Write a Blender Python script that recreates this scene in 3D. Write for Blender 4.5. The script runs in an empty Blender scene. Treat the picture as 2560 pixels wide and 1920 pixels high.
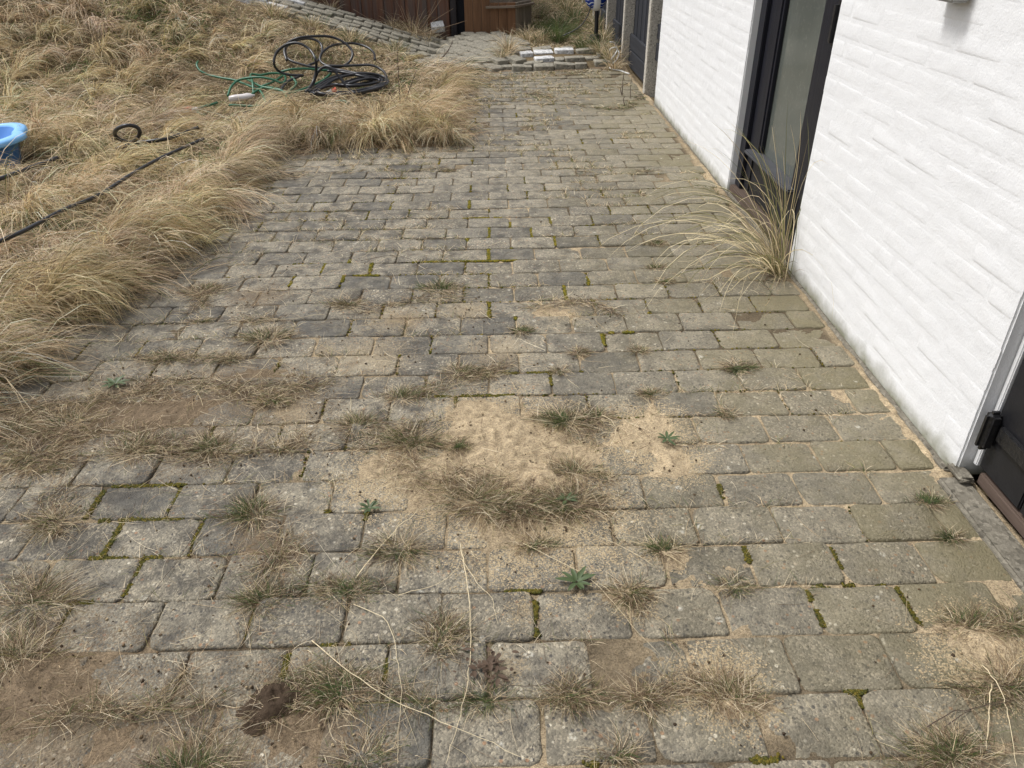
import bpy, bmesh, math, random
import numpy as np
from mathutils import Matrix, Vector
R=math.radians
sc=bpy.context.scene
col=sc.collection
random.seed(4); rng=np.random.default_rng(7)

# ------------------------------------------------------------------ camera
CAM=np.array([-0.7101,-0.9444,1.3505])
RIGHT=np.array([0.99964102,-0.02516174,-0.00920438])
FWD=np.array([0.01640951,0.84655482,-0.53204855])
UP=np.array([0.02117928,0.53170652,0.84666382])
FPX=1877.4
cd=bpy.data.cameras.new('camera'); cam=bpy.data.objects.new('camera',cd); col.objects.link(cam)
cd.sensor_fit='HORIZONTAL'; cd.sensor_width=36; cd.lens=26.401; cd.clip_start=.02; cd.clip_end=500
cam.matrix_world=Matrix(((RIGHT[0],UP[0],-FWD[0],CAM[0]),(RIGHT[1],UP[1],-FWD[1],CAM[1]),(RIGHT[2],UP[2],-FWD[2],CAM[2]),(0,0,0,1)))
sc.camera=cam
# ------------------------------------------------------------------ light
SUN_EL,SUN_AZ=59.0,-72.0        # azimuth from +Y towards +X
w=bpy.data.worlds.new('World'); sc.world=w; w.use_nodes=True
nt=w.node_tree; nt.nodes.clear()
sky=nt.nodes.new('ShaderNodeTexSky'); sky.sky_type='NISHITA'; sky.sun_disc=False
sky.sun_elevation=R(SUN_EL); sky.sun_rotation=R(SUN_AZ); sky.air_density=1.0; sky.dust_density=4.0; sky.ozone_density=1.0
hsv=nt.nodes.new('ShaderNodeHueSaturation'); hsv.inputs['Saturation'].default_value=.32
bg=nt.nodes.new('ShaderNodeBackground'); bg.inputs['Strength'].default_value=.10
wo=nt.nodes.new('ShaderNodeOutputWorld')
nt.links.new(sky.outputs[0],hsv.inputs['Color']); nt.links.new(hsv.outputs[0],bg.inputs['Color']); nt.links.new(bg.outputs[0],wo.inputs['Surface'])
sl=bpy.data.lights.new('sun','SUN'); sl.energy=1.5; sl.angle=R(14); sl.color=(1,.985,.965)
so=bpy.data.objects.new('sun',sl); col.objects.link(so)
sdir=Vector((math.sin(R(SUN_AZ))*math.cos(R(SUN_EL)),math.cos(R(SUN_AZ))*math.cos(R(SUN_EL)),math.sin(R(SUN_EL))))
so.rotation_euler=sdir.to_track_quat('Z','Y').to_euler(); so.location=(-6,3,6)
vs=sc.view_settings; vs.view_transform='Standard'; vs.look='None'; vs.gamma=1; vs.exposure=0.78; vs.use_curve_mapping=False
sc.render.engine='CYCLES'; sc.cycles.use_denoising=True; sc.cycles.max_bounces=6; sc.cycles.diffuse_bounces=3; sc.cycles.glossy_bounces=2; sc.cycles.transmission_bounces=3; sc.cycles.transparent_max_bounces=4

# ------------------------------------------------------------------ helpers
def sstep(x,a,b):
    t=np.clip((x-a)/(b-a),0,1); return t*t*(3-2*t)
def vnoise(x,y,sc,seed=0):
    x=np.asarray(x,float)*sc+seed*17.13+1000; y=np.asarray(y,float)*sc+seed*9.71+1000
    xi=np.floor(x).astype(np.int64); yi=np.floor(y).astype(np.int64); fx=x-xi; fy=y-yi
    fx=fx*fx*(3-2*fx); fy=fy*fy*(3-2*fy)
    def hsh(a,b):
        n=(a*374761393+b*668265263+seed*1442695041)&0x7fffffff
        n=((n^(n>>13))*1274126177)&0x7fffffff
        return ((n^(n>>16))&0xffff)/65535.0
    return (hsh(xi,yi)*(1-fx)+hsh(xi+1,yi)*fx)*(1-fy)+(hsh(xi,yi+1)*(1-fx)+hsh(xi+1,yi+1)*fx)*fy
def fbm(x,y,sc,seed=0,o=3):
    s=0;a=.5;t=0
    for i in range(o): s=s+a*vnoise(x,y,sc*2**i,seed+i*7); t+=a; a*=.5
    return s/t
def lawn_d(X,Y):
    X=np.asarray(X,float);Y=np.asarray(Y,float)
    xl=np.interp(Y,[-5,0.9,1.4,2.0,2.7,4.3],[-2.65,-2.50,-2.42,-2.32,-2.24,-2.21])+.05*(vnoise(X*0,Y,2.2,5)-.5)
    d1=xl-X
    d2=np.minimum(-1.02-X,Y-4.29)
    d3=Y-7.12
    d=np.maximum(np.maximum(d1,d2),d3)
    return d
def ground_h(X,Y):
    X=np.asarray(X,float);Y=np.asarray(Y,float)
    d=lawn_d(X,Y)
    a=np.clip(-X-1.36,0,None)
    ramp=np.minimum(.305*a,.62+.06*a)*sstep(Y,5.2,7.9)
    back=np.clip(Y-7.2,0,6)*.045*sstep(X,-1.6,-.9)
    bump=.10*(fbm(X,Y,1.3,3)-.5)+.05*(fbm(X,Y,4,11)-.5)
    near_path=sstep(Y,7.1,7.5)*(1-sstep(Y,9.2,9.6))*sstep(X,-4.6,-4.2)
    k=sstep(d,0,.35)*(1-near_path)
    mound=.03*np.exp(-(((X+.05)/.55)**2+((Y-7.6)/.33)**2))*sstep(d,0,.12)
    return mound-.035+ (.035+.045*sstep(d,.0,.22))*sstep(d,-.02,.06)+ramp+back*sstep(d,0,.3)+bump*k-.075*near_path*sstep(-X,1.0,1.4)

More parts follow.
